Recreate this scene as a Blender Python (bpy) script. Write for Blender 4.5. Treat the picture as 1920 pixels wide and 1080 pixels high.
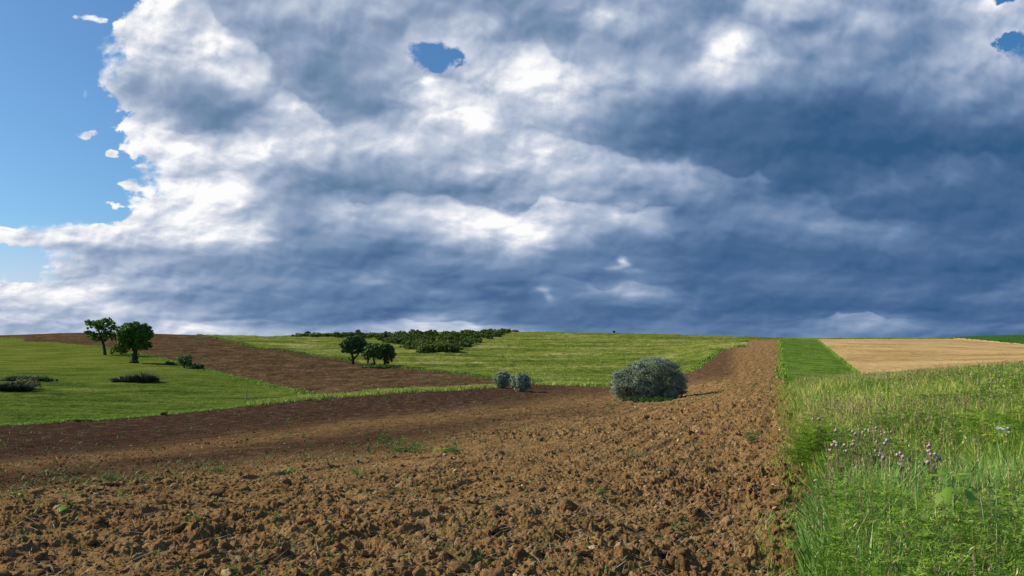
import bpy, math
import numpy as np
from math import radians, sin, cos, tan, pi, exp, log

for o in list(bpy.data.objects): bpy.data.objects.remove(o)
scene = bpy.context.scene
COL = scene.collection
rng = np.random.default_rng(11)

# ------------------------------------------------------------------ camera
W0, F0, PITCH, EYE = 1920.0, 1507.0, radians(4.0), 1.7
cp, sp = cos(PITCH), sin(PITCH)
cam_d = bpy.data.cameras.new('camera'); cam = bpy.data.objects.new('camera', cam_d); COL.objects.link(cam)
cam_d.sensor_width = 36; cam_d.lens = F0 / W0 * 36
cam_d.clip_start = 0.05; cam_d.clip_end = 5000
cam.location = (0, 0, EYE); cam.rotation_euler = (radians(90) + PITCH, 0, 0)
scene.camera = cam
scene.view_settings.view_transform = 'Standard'; scene.view_settings.look = 'None'
scene.cycles.max_bounces = 6; scene.cycles.diffuse_bounces = 3
scene.view_settings.exposure = 0; scene.view_settings.gamma = 1

# ------------------------------------------------------------------ sun
SUN_EL, SUN_BEHIND = radians(31), radians(-17)
S = np.array([-cos(SUN_EL) * cos(SUN_BEHIND), -cos(SUN_EL) * sin(SUN_BEHIND), sin(SUN_EL)])
sd = bpy.data.lights.new('sun', 'SUN'); sd.energy = 5.0; sd.angle = radians(0.5); sd.color = (1, .93, .80)
so = bpy.data.objects.new('sun', sd); COL.objects.link(so)
from mathutils import Vector, Matrix
so.rotation_euler = Vector(S).to_track_quat('Z', 'Y').to_euler()

# ------------------------------------------------------------------ node helpers
def lin(c):
    r = []
    for v in c:
        v /= 255.0
        r.append(v / 12.92 if v <= .04045 else ((v + .055) / 1.055) ** 2.4)
    return (r[0], r[1], r[2], 1)

class NT:
    def __init__(s, nt): s.t = nt; s.n = nt.nodes; s.l = nt.links
    def new(s, k, **kw):
        n = s.n.new(k)
        for a, b in kw.items(): setattr(n, a, b)
        return n
    def put(s, sock, v):
        if hasattr(v, 'is_linked'): s.l.new(v, sock)
        elif v is not None: sock.default_value = v
    def m(s, op, a, b=None, c=None, clamp=False):
        n = s.new('ShaderNodeMath', operation=op); n.use_clamp = clamp
        for i, v in enumerate((a, b, c)):
            if v is not None: s.put(n.inputs[i], v)
        return n.outputs[0]
    def xyz(s, x, y, z=0.0):
        n = s.new('ShaderNodeCombineXYZ')
        for i, v in enumerate((x, y, z)): s.put(n.inputs[i], v)
        return n.outputs[0]
    def noise(s, vec, scale, detail=6, rough=.55, lac=2.0, dist=0.0, col=False):
        n = s.new('ShaderNodeTexNoise')
        s.put(n.inputs['Vector'], vec); n.inputs['Scale'].default_value = scale
        n.inputs['Detail'].default_value = detail; n.inputs['Roughness'].default_value = rough
        n.inputs['Lacunarity'].default_value = lac; n.inputs['Distortion'].default_value = dist
        return n.outputs['Color'] if col else n.outputs['Fac']
    def voro(s, vec, scale, detail=3, rough=.5, smooth=.6, rand=1.0):
        n = s.new('ShaderNodeTexVoronoi', feature='SMOOTH_F1', voronoi_dimensions='2D'); s.put(n.inputs['Vector'], vec)
        n.inputs['Scale'].default_value = scale; n.inputs['Detail'].default_value = detail; n.inputs['Roughness'].default_value = rough
        n.inputs['Smoothness'].default_value = smooth; n.inputs['Randomness'].default_value = rand
        return n.outputs['Distance']
    def ramp(s, fac, stops, interp='LINEAR'):
        n = s.new('ShaderNodeValToRGB'); cr = n.color_ramp; cr.interpolation = interp
        while len(cr.elements) > 1: cr.elements.remove(cr.elements[-1])
        cr.elements[0].position = stops[0][0]; cr.elements[0].color = stops[0][1]
        for p, c in stops[1:]:
            e = cr.elements.new(p); e.color = c
        s.put(n.inputs[0], fac); return n.outputs[0]
    def mapr(s, v, a, b, c=0.0, d=1.0, smooth=False):
        n = s.new('ShaderNodeMapRange'); n.clamp = True
        if smooth: n.interpolation_type = 'SMOOTHSTEP'
        s.put(n.inputs[0], v)
        for i, q in enumerate((a, b, c, d)): s.put(n.inputs[i + 1], q)
        return n.outputs[0]
    def mix(s, f, a, b, blend='MIX'):
        n = s.new('ShaderNodeMix', data_type='RGBA', blend_type=blend)
        s.put(n.inputs[0], f); s.put(n.inputs[6], a); s.put(n.inputs[7], b)
        return n.outputs[2]
    def sep(s, v):
        n = s.new('ShaderNodeSeparateXYZ'); s.put(n.inputs[0], v); return n.outputs

# ------------------------------------------------------------------ world: sky texture with storm clouds
world = bpy.data.worlds.new('World'); scene.world = world; world.use_nodes = True
w = NT(world.node_tree); w.n.clear()
sky = w.new('ShaderNodeTexSky', sky_type='NISHITA'); sky.sun_disc = False
sky.sun_elevation = SUN_EL; sky.sun_rotation = math.atan2(S[0], S[1]); sky.air_density = 1.0; sky.dust_density = 0.6; sky.ozone_density = 2.0
tc = w.new('ShaderNodeTexCoord')
dx, dy, dz = w.sep(tc.outputs['Generated'])
ay = w.m('MAXIMUM', w.m('ABSOLUTE', dy), .18)
u_ = w.m('DIVIDE', dx, ay); v_ = w.m('DIVIDE', dz, ay)
den = w.m('ADD', w.m('MULTIPLY', v_, sp), cp)
PX = w.m('ADD', w.m('MULTIPLY', w.m('DIVIDE', u_, den), F0 / 100), 9.6)                # hundreds of units along the horizon
PY = w.m('SUBTRACT', 5.4, w.m('MULTIPLY', w.m('DIVIDE', w.m('SUBTRACT', w.m('MULTIPLY', v_, cp), sp), den), F0 / 100))
PX = w.m('MINIMUM', w.m('MAXIMUM', PX, -12.0), 32.0); PY = w.m('MAXIMUM', PY, -9.0)
tt = w.m('MAXIMUM', w.m('SUBTRACT', 6.7, PY), 0.02)
# perspective-flattened cloud coordinates
QY = w.m('ADD', w.m('MULTIPLY', w.m('LOGARITHM', w.m('ADD', tt, 1.6), 2.718282), 3.8), w.m('MULTIPLY', tt, .42))
QX = w.m('MULTIPLY', PX, .82)
Q = w.xyz(QX, QY, 0.0)
warpc = w.noise(Q, 1.1, 4, .55, col=True); wr = w.sep(warpc)
PXw = w.m('ADD', PX, w.m('MULTIPLY', w.m('SUBTRACT', wr[0], .5), .8))
yamp = w.m('MULTIPLY', w.mapr(tt, 0.0, 3.0, .05, .45), w.m('SUBTRACT', wr[1], .5))
PYw = w.m('ADD', PY, yamp)
fine = w.noise(Q, 3.4, 4, .5, col=True); fr = w.sep(fine)
PXw = w.m('ADD', PXw, w.m('MULTIPLY', w.m('SUBTRACT', fr[0], .5), .16))
PYw = w.m('ADD', PYw, w.m('MULTIPLY', w.m('SUBTRACT', fr[1], .5), w.mapr(tt, 0.0, 3.0, .03, .12)))

ROWS = [0, 40, 80, 120, 160, 200, 240, 280, 320, 360, 400, 440, 480, 520, 550, 580, 605, 625]
SH = '''90 90 90 98 95 55 60 60 62 62 50 42 38 42 50 60 55 35 80 65 50 50 60 85 75
90 90 90 98 88 62 50 60 58 50 50 68 48 42 55 68 38 35 62 35 58 45 48 68 75
90 90 92 97 82 95 52 45 48 58 70 78 50 45 48 50 40 78 45 58 45 42 42 62 70
95 95 97 92 80 88 68 38 38 55 65 70 80 72 58 55 58 88 72 50 45 40 45 62 70
95 95 98 70 46 50 72 35 32 48 72 75 95 92 75 68 62 60 45 28 28 32 42 50 45
90 90 90 78 34 32 48 80 40 38 75 85 78 80 55 38 22 15 8 5 8 15 28 35 32
90 90 90 90 82 32 50 72 62 72 75 72 65 55 38 20 12 8 5 3 2 4 8 12 5
90 90 90 88 92 85 88 80 62 80 60 55 80 85 48 15 10 6 5 2 0 0 0 0 0
90 90 90 90 88 75 65 48 40 45 50 72 75 72 60 58 50 15 12 3 1 3 12 8 3
90 90 90 92 96 96 72 38 32 35 40 38 45 60 45 30 40 28 12 5 14 12 10 10 14
92 92 90 92 95 92 70 40 58 62 65 78 68 72 60 62 22 20 22 26 10 8 5 5 10
95 88 92 95 92 93 72 35 38 35 50 70 95 58 40 25 22 20 20 22 22 18 8 10 12
62 80 62 60 52 45 45 30 25 15 25 35 40 20 20 15 8 5 5 8 6 8 5 8 10
95 92 80 65 58 45 35 30 25 20 18 12 10 25 20 22 12 6 8 12 5 10 8 6 12
90 92 85 62 55 40 30 25 22 20 28 18 12 28 32 44 25 10 14 10 8 12 8 14 20
68 60 68 60 50 38 28 25 22 18 25 30 15 15 12 12 15 18 15 8 10 14 8 12 12
62 68 68 65 60 70 35 35 25 30 60 40 25 12 12 15 15 15 20 28 42 32 18 15 15
80 72 65 70 80 85 55 55 60 60 72 70 45 25 20 18 18 18 18 20 25 22 18 15 18'''
SH = [[int(q) for q in r.split()] for r in SH.split('\n')]
EDGE = [255, 195, 205, 185, 183, 205, 200, 232, 262, 262, 225, -400, 100, None, -400, -400, -400, -400]
X0, X1 = -80.0, 2000.0
fx = w.mapr(w.m('MULTIPLY', PXw, 100.0), X0, X1)
cur = None
for i, (py, row) in enumerate(zip(ROWS, SH)):
    st = []
    for j, sv in enumerate([row[0]] + row + [row[-1]]):
        x = -80 + 80 * j
        e = EDGE[i]
        cv = .42 if (e is None and x < 120) else 1.0 if e is None else min(1, max(0, .5 + (x - e) / 170))
        if e is None and x == 80: cv = .46
        if i == 9 and 190 < x < 300: cv = .44
        st.append(((x - X0) / (X1 - X0), (sv / 100, cv, 0, 1)))
    r = w.ramp(fx, st, 'CARDINAL')
    cur = r if cur is None else w.mix(w.mapr(w.m('MULTIPLY', PYw, 100.0), ROWS[i - 1], py), cur, r)
cs = w.sep(cur); shade, cov = cs[0], cs[1]
def blob(x, y, rx, ry):                                # soft spot at a fixed direction in the sky
    a = w.m('DIVIDE', w.m('SUBTRACT', PXw, x / 100), rx / 100); b = w.m('DIVIDE', w.m('SUBTRACT', PYw, y / 100), ry / 100)
    return w.m('POWER', 2.718282, w.m('MULTIPLY', w.m('ADD', w.m('MULTIPLY', a, a), w.m('MULTIPLY', b, b)), -1.0))
for (x, y, rx, ry, k) in [(780, 88, 34, 12, -.25), (822, 108, 64, 28, -.66), (1905, 84, 46, 34, -.68), (1868, 10, 16, 14, -.5), (1896, -4, 30, 12, -.6), 
                          (160, 255, 26, 13, .60), (166, 33, 28, 10, .52), (212, 287, 16, 8, .5), (185, 383, 40, 9, .5), (236, 350, 26, 6, .44)]:
    cov = w.m('ADD', cov, w.m('MULTIPLY', blob(x, y, rx, ry), k))
for (x, y, rx, ry, k) in [(1170, 490, 9, 10, .45), (1155, 500, 14, 5, .3), (1185, 508, 14, 5, .2), (1022, 544, 22, 7, .3), (1032, 556, 10, 8, .25), (1180, 545, 55, 14, .14), (885, 225, 40, 26, .25), (990, 440, 45, 26, .3),
                          (1600, 598, 50, 10, .08), (800, 145, 26, 14, .3), (1350, 95, 40, 35, .15), (1115, 35, 45, 28, .22), (420, 620, 50, 8, .15),
                          (700, 530, 30, 8, .22), (940, 545, 30, 7, .2), (820, 555, 50, 8, .15), (1040, 190, 30, 30, .15), (100, 462, 70, 8, -.3),
                          (220, 472, 90, 9, -.25), (230, 550, 40, 8, -.2), (1560, 420, 40, 10, .12), (1640, 425, 50, 8, .12), (1490, 55, 40, 16, -.2)]:
    shade = w.m('ADD', shade, w.m('MULTIPLY', blob(x, y, rx, ry), k))
# billows: noise, and the same noise shifted away from the sun for lit and shaded flanks
def vadd(v, off):
    q = w.new('ShaderNodeVectorMath', operation='ADD'); w.put(q.inputs[0], v); w.put(q.inputs[1], off); return q.outputs[0]
def vscale(v, k):
    q = w.new('ShaderNodeVectorMath', operation='SCALE'); w.put(q.inputs[0], v); q.inputs[3].default_value = k; return q.outputs[0]
Qw = vadd(Q, vscale(w.noise(Q, 1.2, 3, .42, col=True), .5))
def billow(off):
    q = vadd(Qw, off)
    return w.m('ADD', w.m('MULTIPLY', w.voro(q, 1.1, 3, .42), -1.0), w.m('MULTIPLY', w.noise(q, 1.0, 3, .4), .7))
b0 = billow((0, 0, 0)); b1 = billow((-.07, .14, 0))
relief = w.m('MULTIPLY', w.m('SUBTRACT', b0, b1), 1.25)
n2 = w.noise(Q, .8, 7, .5)
n3 = w.m('SUBTRACT', w.noise(Q, 4.5, 7, .62), w.noise(vadd(Q, (-.025, .05, 0)), 4.5, 7, .62))
det = w.m('ADD', w.m('ADD', relief, w.m('MULTIPLY', n3, w.mapr(shade, .4, .95, .12, .75))), w.m('MULTIPLY', w.m('SUBTRACT', n2, .5), .55))
amp = w.mapr(shade, 0.1, .9, .15, .50)
shade = w.m('ADD', w.m('ADD', w.m('MULTIPLY', shade, .90), .02), w.m('MULTIPLY', det, amp))
# banks of cloud, each with a lit upper rim and a grey body fading down to its base
PYe = w.m('ADD', w.m('MULTIPLY', PYw, 100.0), w.m('MULTIPLY', w.m('ADD', b0, .10), w.mapr(tt, 0.0, 3.0, -10.0, -42.0)))
BANKS = [
 ([(520, 400, 0), (600, 378, .12), (660, 372, .28), (720, 386, .2), (790, 384, .22), (860, 396, .34), (920, 408, .42), (990, 404, .4), (1040, 376, .36), (1100, 374, .32), (1160, 388, .25), (1240, 402, .32), (1270, 406, 0)], 46, .16),
 ([(960, 262, .1), (1010, 258, .2), (1060, 272, .25), (1110, 294, .28), (1180, 308, .28), (1250, 318, .26), (1330, 322, .22), (1430, 334, .24), (1470, 344, 0)], 40, .12),
 ([(490, 230, 0), (515, 190, .12), (545, 176, .26), (575, 195, .26), (605, 235, .24), (640, 262, .2), (700, 268, .25), (770, 262, .15), (820, 215, .3), (880, 205, .35), (930, 215, .1), (960, 240, 0)], 46, .05),
 ([(740, 190, 0), (760, 160, .25), (800, 140, .3), (860, 150, .2), (930, 130, .2), (980, 100, .3), (1030, 92, .34), (1070, 118, .3), (1110, 150, .1), (1150, 170, 0)], 50, .12),
 ([(1400, 396, 0), (1450, 386, .10), (1520, 376, .16), (1560, 394, .14), (1600, 416, .05), (1650, 418, .14), (1700, 428, .10), (1760, 436, 0)], 42, .04),
 ([(1590, 344, 0), (1620, 326, .10), (1680, 336, .12), (1740, 336, .1), (1790, 306, .12), (1850, 300, .14), (1900, 326, .1), (2000, 340, .1)], 45, .03),
 ([(960, 530, 0), (1060, 520, .12), (1120, 536, .2), (1180, 528, .26), (1230, 536, .2), (1290, 552, .06), (1330, 560, 0)], 30, .05),
 ([(1440, 610, .05), (1540, 606, .12), (1580, 592, .32), (1620, 590, .34), (1660, 604, .2), (1700, 598, .2), (1760, 612, .05), (1800, 616, 0)], 14, .04),
 ([(300, 610, .0), (360, 606, .25), (430, 604, .2), (520, 612, .12), (620, 612, .1), (740, 606, .3), (800, 604, .4), (900, 606, .4), (960, 612, .2), (1060, 620, 0)], 16, .05),
 ([(365, 0, .1), (400, 30, .3), (440, 62, .34), (480, 92, .3), (510, 130, .2), (530, 170, 0)], 55, .10),
 ([(235, 262, .1), (280, 250, .2), (330, 262, .24), (400, 268, .26), (470, 262, .24), (520, 285, .1), (560, 300, 0)], 34, .05),
 ([(225, 400, .0), (260, 370, .15), (340, 345, .2), (420, 348, .22), (480, 366, .16), (530, 392, 0)], 40, .10),
 ([(1265, 100, 0), (1300, 68, .1), (1365, 42, .18), (1420, 66, .14), (1460, 100, .05)], 50, .10),
 ([(1180, 470, 0), (1300, 452, .06), (1450, 470, .08), (1600, 488, .06), (1750, 470, .06), (1960, 462, .08)], 34, .05),
 ([(560, 500, 0), (660, 520, .12), (720, 508, .14), (800, 522, .10), (880, 520, .12), (960, 508, .04)], 24, .04),
 ([(-40, 440, .1), (20, 424, .2), (80, 430, .2), (160, 432, .2), (250, 420, .2), (300, 400, 0)], 30, .0),
 ([(-40, 545, .1), (40, 536, .2), (100, 522, .2), (160, 532, .15), (240, 540, .15), (300, 545, .0)], 30, .0)]
for pts, hh, dk in BANKS:
    p0, p1 = pts[0][0] - 20, pts[-1][0] + 20
    st = [(0, (pts[0][1] / 1000, 0, 0, 1))] + [((x - p0) / (p1 - p0), (y / 1000, a_, 0, 1)) for x, y, a_ in pts] + [(1, (pts[-1][1] / 1000, 0, 0, 1))]
    rr_ = w.sep(w.ramp(w.mapr(w.m('MULTIPLY', PXw, 100.0), p0, p1), st))
    d_ = w.m('SUBTRACT', PYe, w.m('MULTIPLY', rr_[0], 1000.0))
    lit = w.m('MULTIPLY', w.mapr(d_, -hh * .12, hh * .28, smooth=True), w.m('POWER', 2.718282, w.m('MULTIPLY', w.m('MAXIMUM', d_, 0.0), -1.0 / hh)))
    shd = w.m('MULTIPLY', w.mapr(d_, hh * .1, -hh * .1, smooth=True), w.m('POWER', 2.718282, w.m('MULTIPLY', w.m('MINIMUM', d_, 0.0), 1.0 / hh)))
    shade = w.m('ADD', shade, w.m('MULTIPLY', w.m('MULTIPLY', rr_[1], .72), w.m('SUBTRACT', lit, w.m('MULTIPLY', shd, dk / .4))))
edge = w.mapr(cov, .45, .8, .10, 0.0)
shade = w.m('ADD', shade, edge)
CR = [(0, (48, 89, 132)), (.14, (74, 106, 149)), (.3, (104, 132, 169)), (.45, (137, 157, 189)), (.6, (168, 183, 208)), (.75, (199, 207, 224)), (.88, (229, 232, 240)), (1, (253, 253, 253))]
band = w.noise(w.xyz(w.m('MULTIPLY', PX, .22), w.m('MULTIPLY', PY, 1.5), 4.0), 1.0, 3, .45)
shade = w.m('ADD', shade, w.m('MULTIPLY', w.m('SUBTRACT', band, .48), w.mapr(tt, 1.0, 4.0, .38, 0.0)))
shade = w.m('MULTIPLY', shade, w.mapr(PY, -4.5, -1.0, .30, 1.0))  # unseen clouds overhead dimmed on purpose, lowers ambient light and deepens ground shadows
shc = w.m('ADD', shade, 0.0, clamp=True)
CG = [(0, (66, 100, 134)), (.14, (86, 116, 148)), (.3, (112, 138, 170)), (.45, (141, 160, 188)), (.6, (170, 184, 206)), (.75, (200, 208, 223)), (.88, (229, 232, 240)), (1, (253, 253, 253))]
grey = w.m('MULTIPLY', w.mapr(PX, 8.0, 16.0, 1.0, .15), w.mapr(PY, 3.2, 5.0, 1.0, .15))
ccol = w.mix(grey, w.ramp(shc, [(p, lin(c)) for p, c in CR]), w.ramp(shc, [(p, lin(c)) for p, c in CG]))
cn = w.m('ADD', w.m('MULTIPLY', w.m('SUBTRACT', w.noise(Q, 2.2, 12, .68, dist=.1), .5), 1.15), w.m('MULTIPLY', w.m('SUBTRACT', .42, w.voro(Qw, 2.3, 4, .55, .3)), .45))
cov2 = w.m('ADD', cov, w.m('ADD', w.m('MULTIPLY', cn, .45), w.m('MULTIPLY', w.m('SUBTRACT', w.noise(Q, 5.0, 6, .52), .5), .48)))
wdt = w.mapr(w.noise(Q, .9, 3, .5), .40, .60, .02, .20)
alpha = w.m('MULTIPLY', w.mapr(cov2, w.m('SUBTRACT', .48, wdt), w.m('ADD', .54, wdt), smooth=True), w.mapr(dy, -.25, .10, .12, 1.0, smooth=True))  # clouds mostly taken out behind the view to cut ambient fill
skyc = w.mix(1.0, sky.outputs[0], w.mix(w.mapr(PY, 4.0, 6.2), w.mix(w.mapr(PX, 6.0, 17.0), (.62, .96, 1.24, 1), (.46, 1.0, 1.36, 1)), (1.05, .96, 1.30, 1)), 'MULTIPLY')
bs = w.new('ShaderNodeBackground'); w.put(bs.inputs[0], skyc); bs.inputs[1].default_value = .085
bc = w.new('ShaderNodeBackground'); w.put(bc.inputs[0], ccol); bc.inputs[1].default_value = 1.0
ms = w.new('ShaderNodeMixShader'); w.put(ms.inputs[0], alpha); w.l.new(bs.outputs[0], ms.inputs[1]); w.l.new(bc.outputs[0], ms.inputs[2])
wo = w.new('ShaderNodeOutputWorld'); w.l.new(ms.outputs[0], wo.inputs[0])
world.cycles.sampling_method = 'MANUAL'; world.cycles.sample_map_resolution = 512

# ------------------------------------------------------------------ numpy noise
def h2(ix, iy, seed):
    n = (ix.astype(np.int64) * 374761393 + iy.astype(np.int64) * 668265263 + seed * 1274126177) & 0xFFFFFFFF
    n = ((n ^ (n >> 13)) * 1103515245) & 0xFFFFFFFF
    n = ((n ^ (n >> 16)) * 2246822519) & 0xFFFFFFFF
    return ((n ^ (n >> 15)) & 0xFFFFFF) / float(0x1000000)
def vn(x, y, seed=0):
    ix = np.floor(x); iy = np.floor(y); fx_ = x - ix; fy = y - iy
    fx_ = fx_ * fx_ * (3 - 2 * fx_); fy = fy * fy * (3 - 2 * fy)
    a = h2(ix, iy, seed); b = h2(ix + 1, iy, seed); c = h2(ix, iy + 1, seed); d = h2(ix + 1, iy + 1, seed)
    return ((a + (b - a) * fx_) * (1 - fy) + (c + (d - c) * fx_) * fy) * 2 - 1
def fbm(x, y, o=4, seed=0, g=.5):
    t = 0; am = 1; s = 0
    for i in range(o):
        t = t + am * vn(x * 2 ** i + 17 * i, y * 2 ** i - 9 * i, seed + i); s += am; am *= g
    return t / s
def cells(x, y, seed, tilt=False):
    ix = np.floor(x); iy = np.floor(y)
    f1 = np.full(x.shape, 9.); cid = np.zeros(x.shape); tl = np.zeros(x.shape)
    for i in (-1, 0, 1):
        for j in (-1, 0, 1):
            cx, cy = ix + i, iy + j
            px_ = cx + h2(cx, cy, seed); py_ = cy + h2(cx, cy, seed + 5); rr = h2(cx, cy, seed + 9)
            d = np.hypot((x - px_), (y - py_)) * (1 + .5 * (h2(cx, cy, seed + 3) - .5))
            mk = d < f1; f1 = np.where(mk, d, f1); cid = np.where(mk, rr, cid)
            if tilt: tl = np.where(mk, (x - px_) * (h2(cx, cy, seed + 21) - .5) * 3.0 + (y - py_) * (h2(cx, cy, seed + 23) - .5) * 3.0, tl)
    return (f1, cid, tl) if tilt else (f1, cid)

# ------------------------------------------------------------------ terrain: for each bearing, how the ground line climbs with distance
PROF = {
 -700: [(1700, 3), (1080, 5.9), (1000, 7.8), (930, 11), (870, 17), (830, 26), (800, 40), (765, 60), (738, 80), (718, 98), (692, 125), (662, 170), (645, 215), (637, 270), (634, 320), (644, 420), (664, 600), (700, 950)],
 0: [(1080, 5.9), (1000, 7.8), (930, 11), (870, 17), (830, 27), (798, 42), (760, 62), (735, 80), (715, 97), (690, 122), (660, 168), (642, 212), (632, 270), (628.5, 320), (640, 420), (660, 600), (700, 950)],
 150: [(1080, 5.9), (1000, 7.8), (930, 11), (872, 17), (830, 28), (790, 46), (755, 68), (720, 96), (690, 125), (668, 150), (646, 200), (630, 265), (623.5, 325), (638, 420), (660, 600), (700, 950)],
 300: [(1080, 5.9), (1000, 7.9), (930, 11.2), (876, 17), (832, 28), (778, 53), (750, 72), (718, 98), (690, 125), (675, 142), (652, 190), (632, 260), (626, 330), (638, 430), (660, 600), (700, 950)],
 480: [(1080, 5.9), (1000, 8), (930, 11.5), (880, 17), (840, 25), (800, 38), (760, 62), (738, 82), (705, 118), (680, 150), (655, 210), (638, 280), (630.5, 360), (640, 450), (660, 620), (700, 950)],
 690: [(1080, 5.9), (1000, 8), (930, 11.7), (872, 18), (830, 28), (790, 42), (745, 68), (722, 92), (705, 125), (686, 162), (665, 215), (645, 280), (632, 345), (625, 410), (640, 500), (660, 650), (700, 950)],
 960: [(1080, 5.9), (1000, 8), (930, 12), (870, 18), (820, 26), (790, 35), (760, 52), (729, 84), (714, 106), (700, 140), (680, 190), (655, 260), (635, 335), (622, 410), (640, 520), (664, 680), (700, 950)],
 1200: [(1080, 5.9), (1000, 8), (930, 12), (870, 17), (820, 25), (790, 33), (765, 47), (750, 61), (735, 78), (722, 96), (705, 130), (680, 190), (655, 255), (637, 330), (626, 400), (640, 500), (664, 680), (700, 950)],
 1380: [(1080, 5.9), (1000, 7.9), (930, 11), (870, 16), (820, 22), (780, 30), (750, 43), (725, 63), (700, 90), (680, 120), (660, 165), (645, 220), (637, 300), (631.5, 380), (645, 500), (664, 680), (700, 950)],
 1457: [(1080, 5.9), (1000, 7.8), (930, 10.5), (870, 14.5), (820, 20), (780, 27), (750, 38), (720, 63), (700, 90), (680, 125), (660, 170), (645, 225), (638, 290), (634, 370), (645, 500), (664, 680), (700, 950)],
 1600: [(1080, 6.1), (1000, 7.8), (930, 10.4), (860, 14.4), (800, 20.5), (760, 28.5), (738, 38), (722, 52), (704, 80), (680, 115), (660, 160), (645, 220), (638.5, 290), (635, 370), (645, 500), (664, 680), (700, 950)],
 1750: [(1080, 6.1), (1000, 7.6), (930, 9.9), (860, 13), (800, 17.5), (760, 22.5), (735, 29), (719, 38), (710, 50), (695, 80), (680, 108), (660, 150), (645, 210), (638, 290), (635, 370), (645, 500), (664, 680), (700, 950)],
 1920: [(1080, 6.0), (1000, 7.5), (930, 9.6), (860, 12.3), (800, 16), (760, 20.5), (730, 26.5), (710, 35), (701, 46), (690, 70), (676, 100), (660, 150), (645, 210), (634, 290), (630.5, 370), (645, 500), (664, 680), (700, 950)],
 2300: [(1080, 5.8), (1000, 7.2), (930, 9.2), (860, 11.8), (800, 15), (760, 19), (725, 25), (702, 34), (692, 46), (682, 70), (668, 100), (655, 150), (640, 210), (630, 290), (626, 370), (645, 500), (664, 680), (700, 950)],
 2900: [(1080, 5.8), (1000, 7.2), (930, 9.2), (860, 11.8), (800, 15), (760, 19), (722, 25), (698, 34), (688, 46), (678, 70), (664, 100), (652, 150), (638, 210), (628, 290), (624, 370), (645, 500), (664, 680), (700, 950)],
}
def py2e(py):
    Y = (540 - py) / F0
    return (sp + Y * cp) / (cp - Y * sp)
def pxpy2a(px, py):
    Y = (540 - py) / F0
    return (px - 960) / F0 / (cp - Y * sp)
def pchip(xk, yk, x):
    h = np.diff(xk); d = np.diff(yk) / h; m = np.zeros(len(xk))
    for i in range(1, len(xk) - 1):
        if d[i - 1] * d[i] > 0:
            w1 = 2 * h[i] + h[i - 1]; w2 = h[i] + 2 * h[i - 1]; m[i] = (w1 + w2) / (w1 / d[i - 1] + w2 / d[i])
    m[0] = d[0]; m[-1] = d[-1]
    k = np.clip(np.searchsorted(xk, x) - 1, 0, len(h) - 1); t = (x - xk[k]) / h[k]
    t2, t3 = t * t, t * t * t
    return (2*t3-3*t2+1)*yk[k] + (t3-2*t2+t)*h[k]*m[k] + (-2*t3+3*t2)*yk[k+1] + (t3-t2)*h[k]*m[k+1]
# z(s) profiles on a common table, blended smoothly across bearings
TS = np.linspace(log(.6), log(950), 500); AK = []; ZK = []
for px in sorted(PROF):
    pts = [(-1.7 / .6, .6), (-1.7 / 2, 2.0), (-1.7 / 3.5, 3.5)] + [(py2e(p), d) for p, d in PROF[px] if d > 4]
    e = np.array([p[0] for p in pts]); d = np.array([p[1] for p in pts])
    zz = EYE + e * d
    AK.append((px - 960) / F0); ZK.append(pchip(np.log(d), zz, TS))
AK = np.array(AK); ZK = np.array(ZK)
FA = np.linspace(AK[0], AK[-1], 400)
ZT = np.array([pchip(AK, ZK[:, i], FA) for i in range(len(TS))]).T          # (400, 500)
ker = np.exp(-np.linspace(-2, 2, 17) ** 2); ker /= ker.sum()
pad = np.pad(ZT, ((8, 8), (0, 0)), 'edge'); ZT = sum(k * pad[i:i + 400] for i, k in enumerate(ker))
pad = np.pad(ZT, ((0, 0), (8, 8)), 'edge'); ZT = sum(k * pad[:, i:i + 500] for i, k in enumerate(ker))
def zbase(a, y):
    s = np.clip((np.log(np.maximum(y, .6)) - TS[0]) / (TS[1] - TS[0]), 0, 498.999); r = np.clip((a - FA[0]) / (FA[1] - FA[0]), 0, 398.999)
    i = np.floor(r).astype(int); j = np.floor(s).astype(int); f = r - i; g = s - j
    return (ZT[i, j] * (1 - f) + ZT[i + 1, j] * f) * (1 - g) + (ZT[i, j + 1] * (1 - f) + ZT[i + 1, j + 1] * f) * g
def proj(x, y, z):
    u = x / y; v = (z - EYE) / y; dd = cp + v * sp
    return 960 + F0 * u / dd, 540 - F0 * (v * cp - sp) / dd
def zg(x, y): return float(zbase(np.array([x / max(y, .6)]), np.array([y]))[0])
_ys = np.exp(np.linspace(log(4), log(420), 3000))
def at(px, py, dmin=4.0):                                # a spot on the terrain, from the survey table
    a = pxpy2a(px, py); z = zbase(np.full(_ys.shape, a), _ys); _, pp = proj(a * _ys, _ys, z)
    ok = np.where((pp <= py) & (_ys > dmin))[0]
    k = ok[0] if len(ok) else int(np.argmin(pp))
    return a * _ys[k], _ys[k], float(z[k])

# ------------------------------------------------------------------ fields
def curve(pts):
    xs = [p[0] for p in pts]; ys = [p[1] for p in pts]
    return lambda x: np.interp(x, xs, ys)
LA = curve([(-400, 832), (0, 799), (150, 790), (300, 778), (420, 766), (480, 760), (560, 752), (640, 745), (760, 737), (850, 732), (925, 726)])
LB = curve([(600, 742), (700, 735.5), (760, 733), (850, 729.5), (900, 726.5), (925, 725)])
LC = curve([(-300, 640), (0, 641), (60, 640), (120, 643), (170, 648), (200, 655), (250, 662), (300, 672), (350, 685), (400, 697), (450, 708), (480, 717), (520, 728), (560, 735), (600, 742)])
LD = curve([(370, 629), (400, 634), (480, 652), (560, 662), (650, 677), (700, 685), (760, 692), (850, 699), (920, 709), (960, 713), (1000, 717), (1060, 721), (1140, 728), (1200, 724), (1290, 699), (1330, 672), (1348, 658), (1365, 654), (1395, 650), (1402, 641), (1404, 639)])
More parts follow.
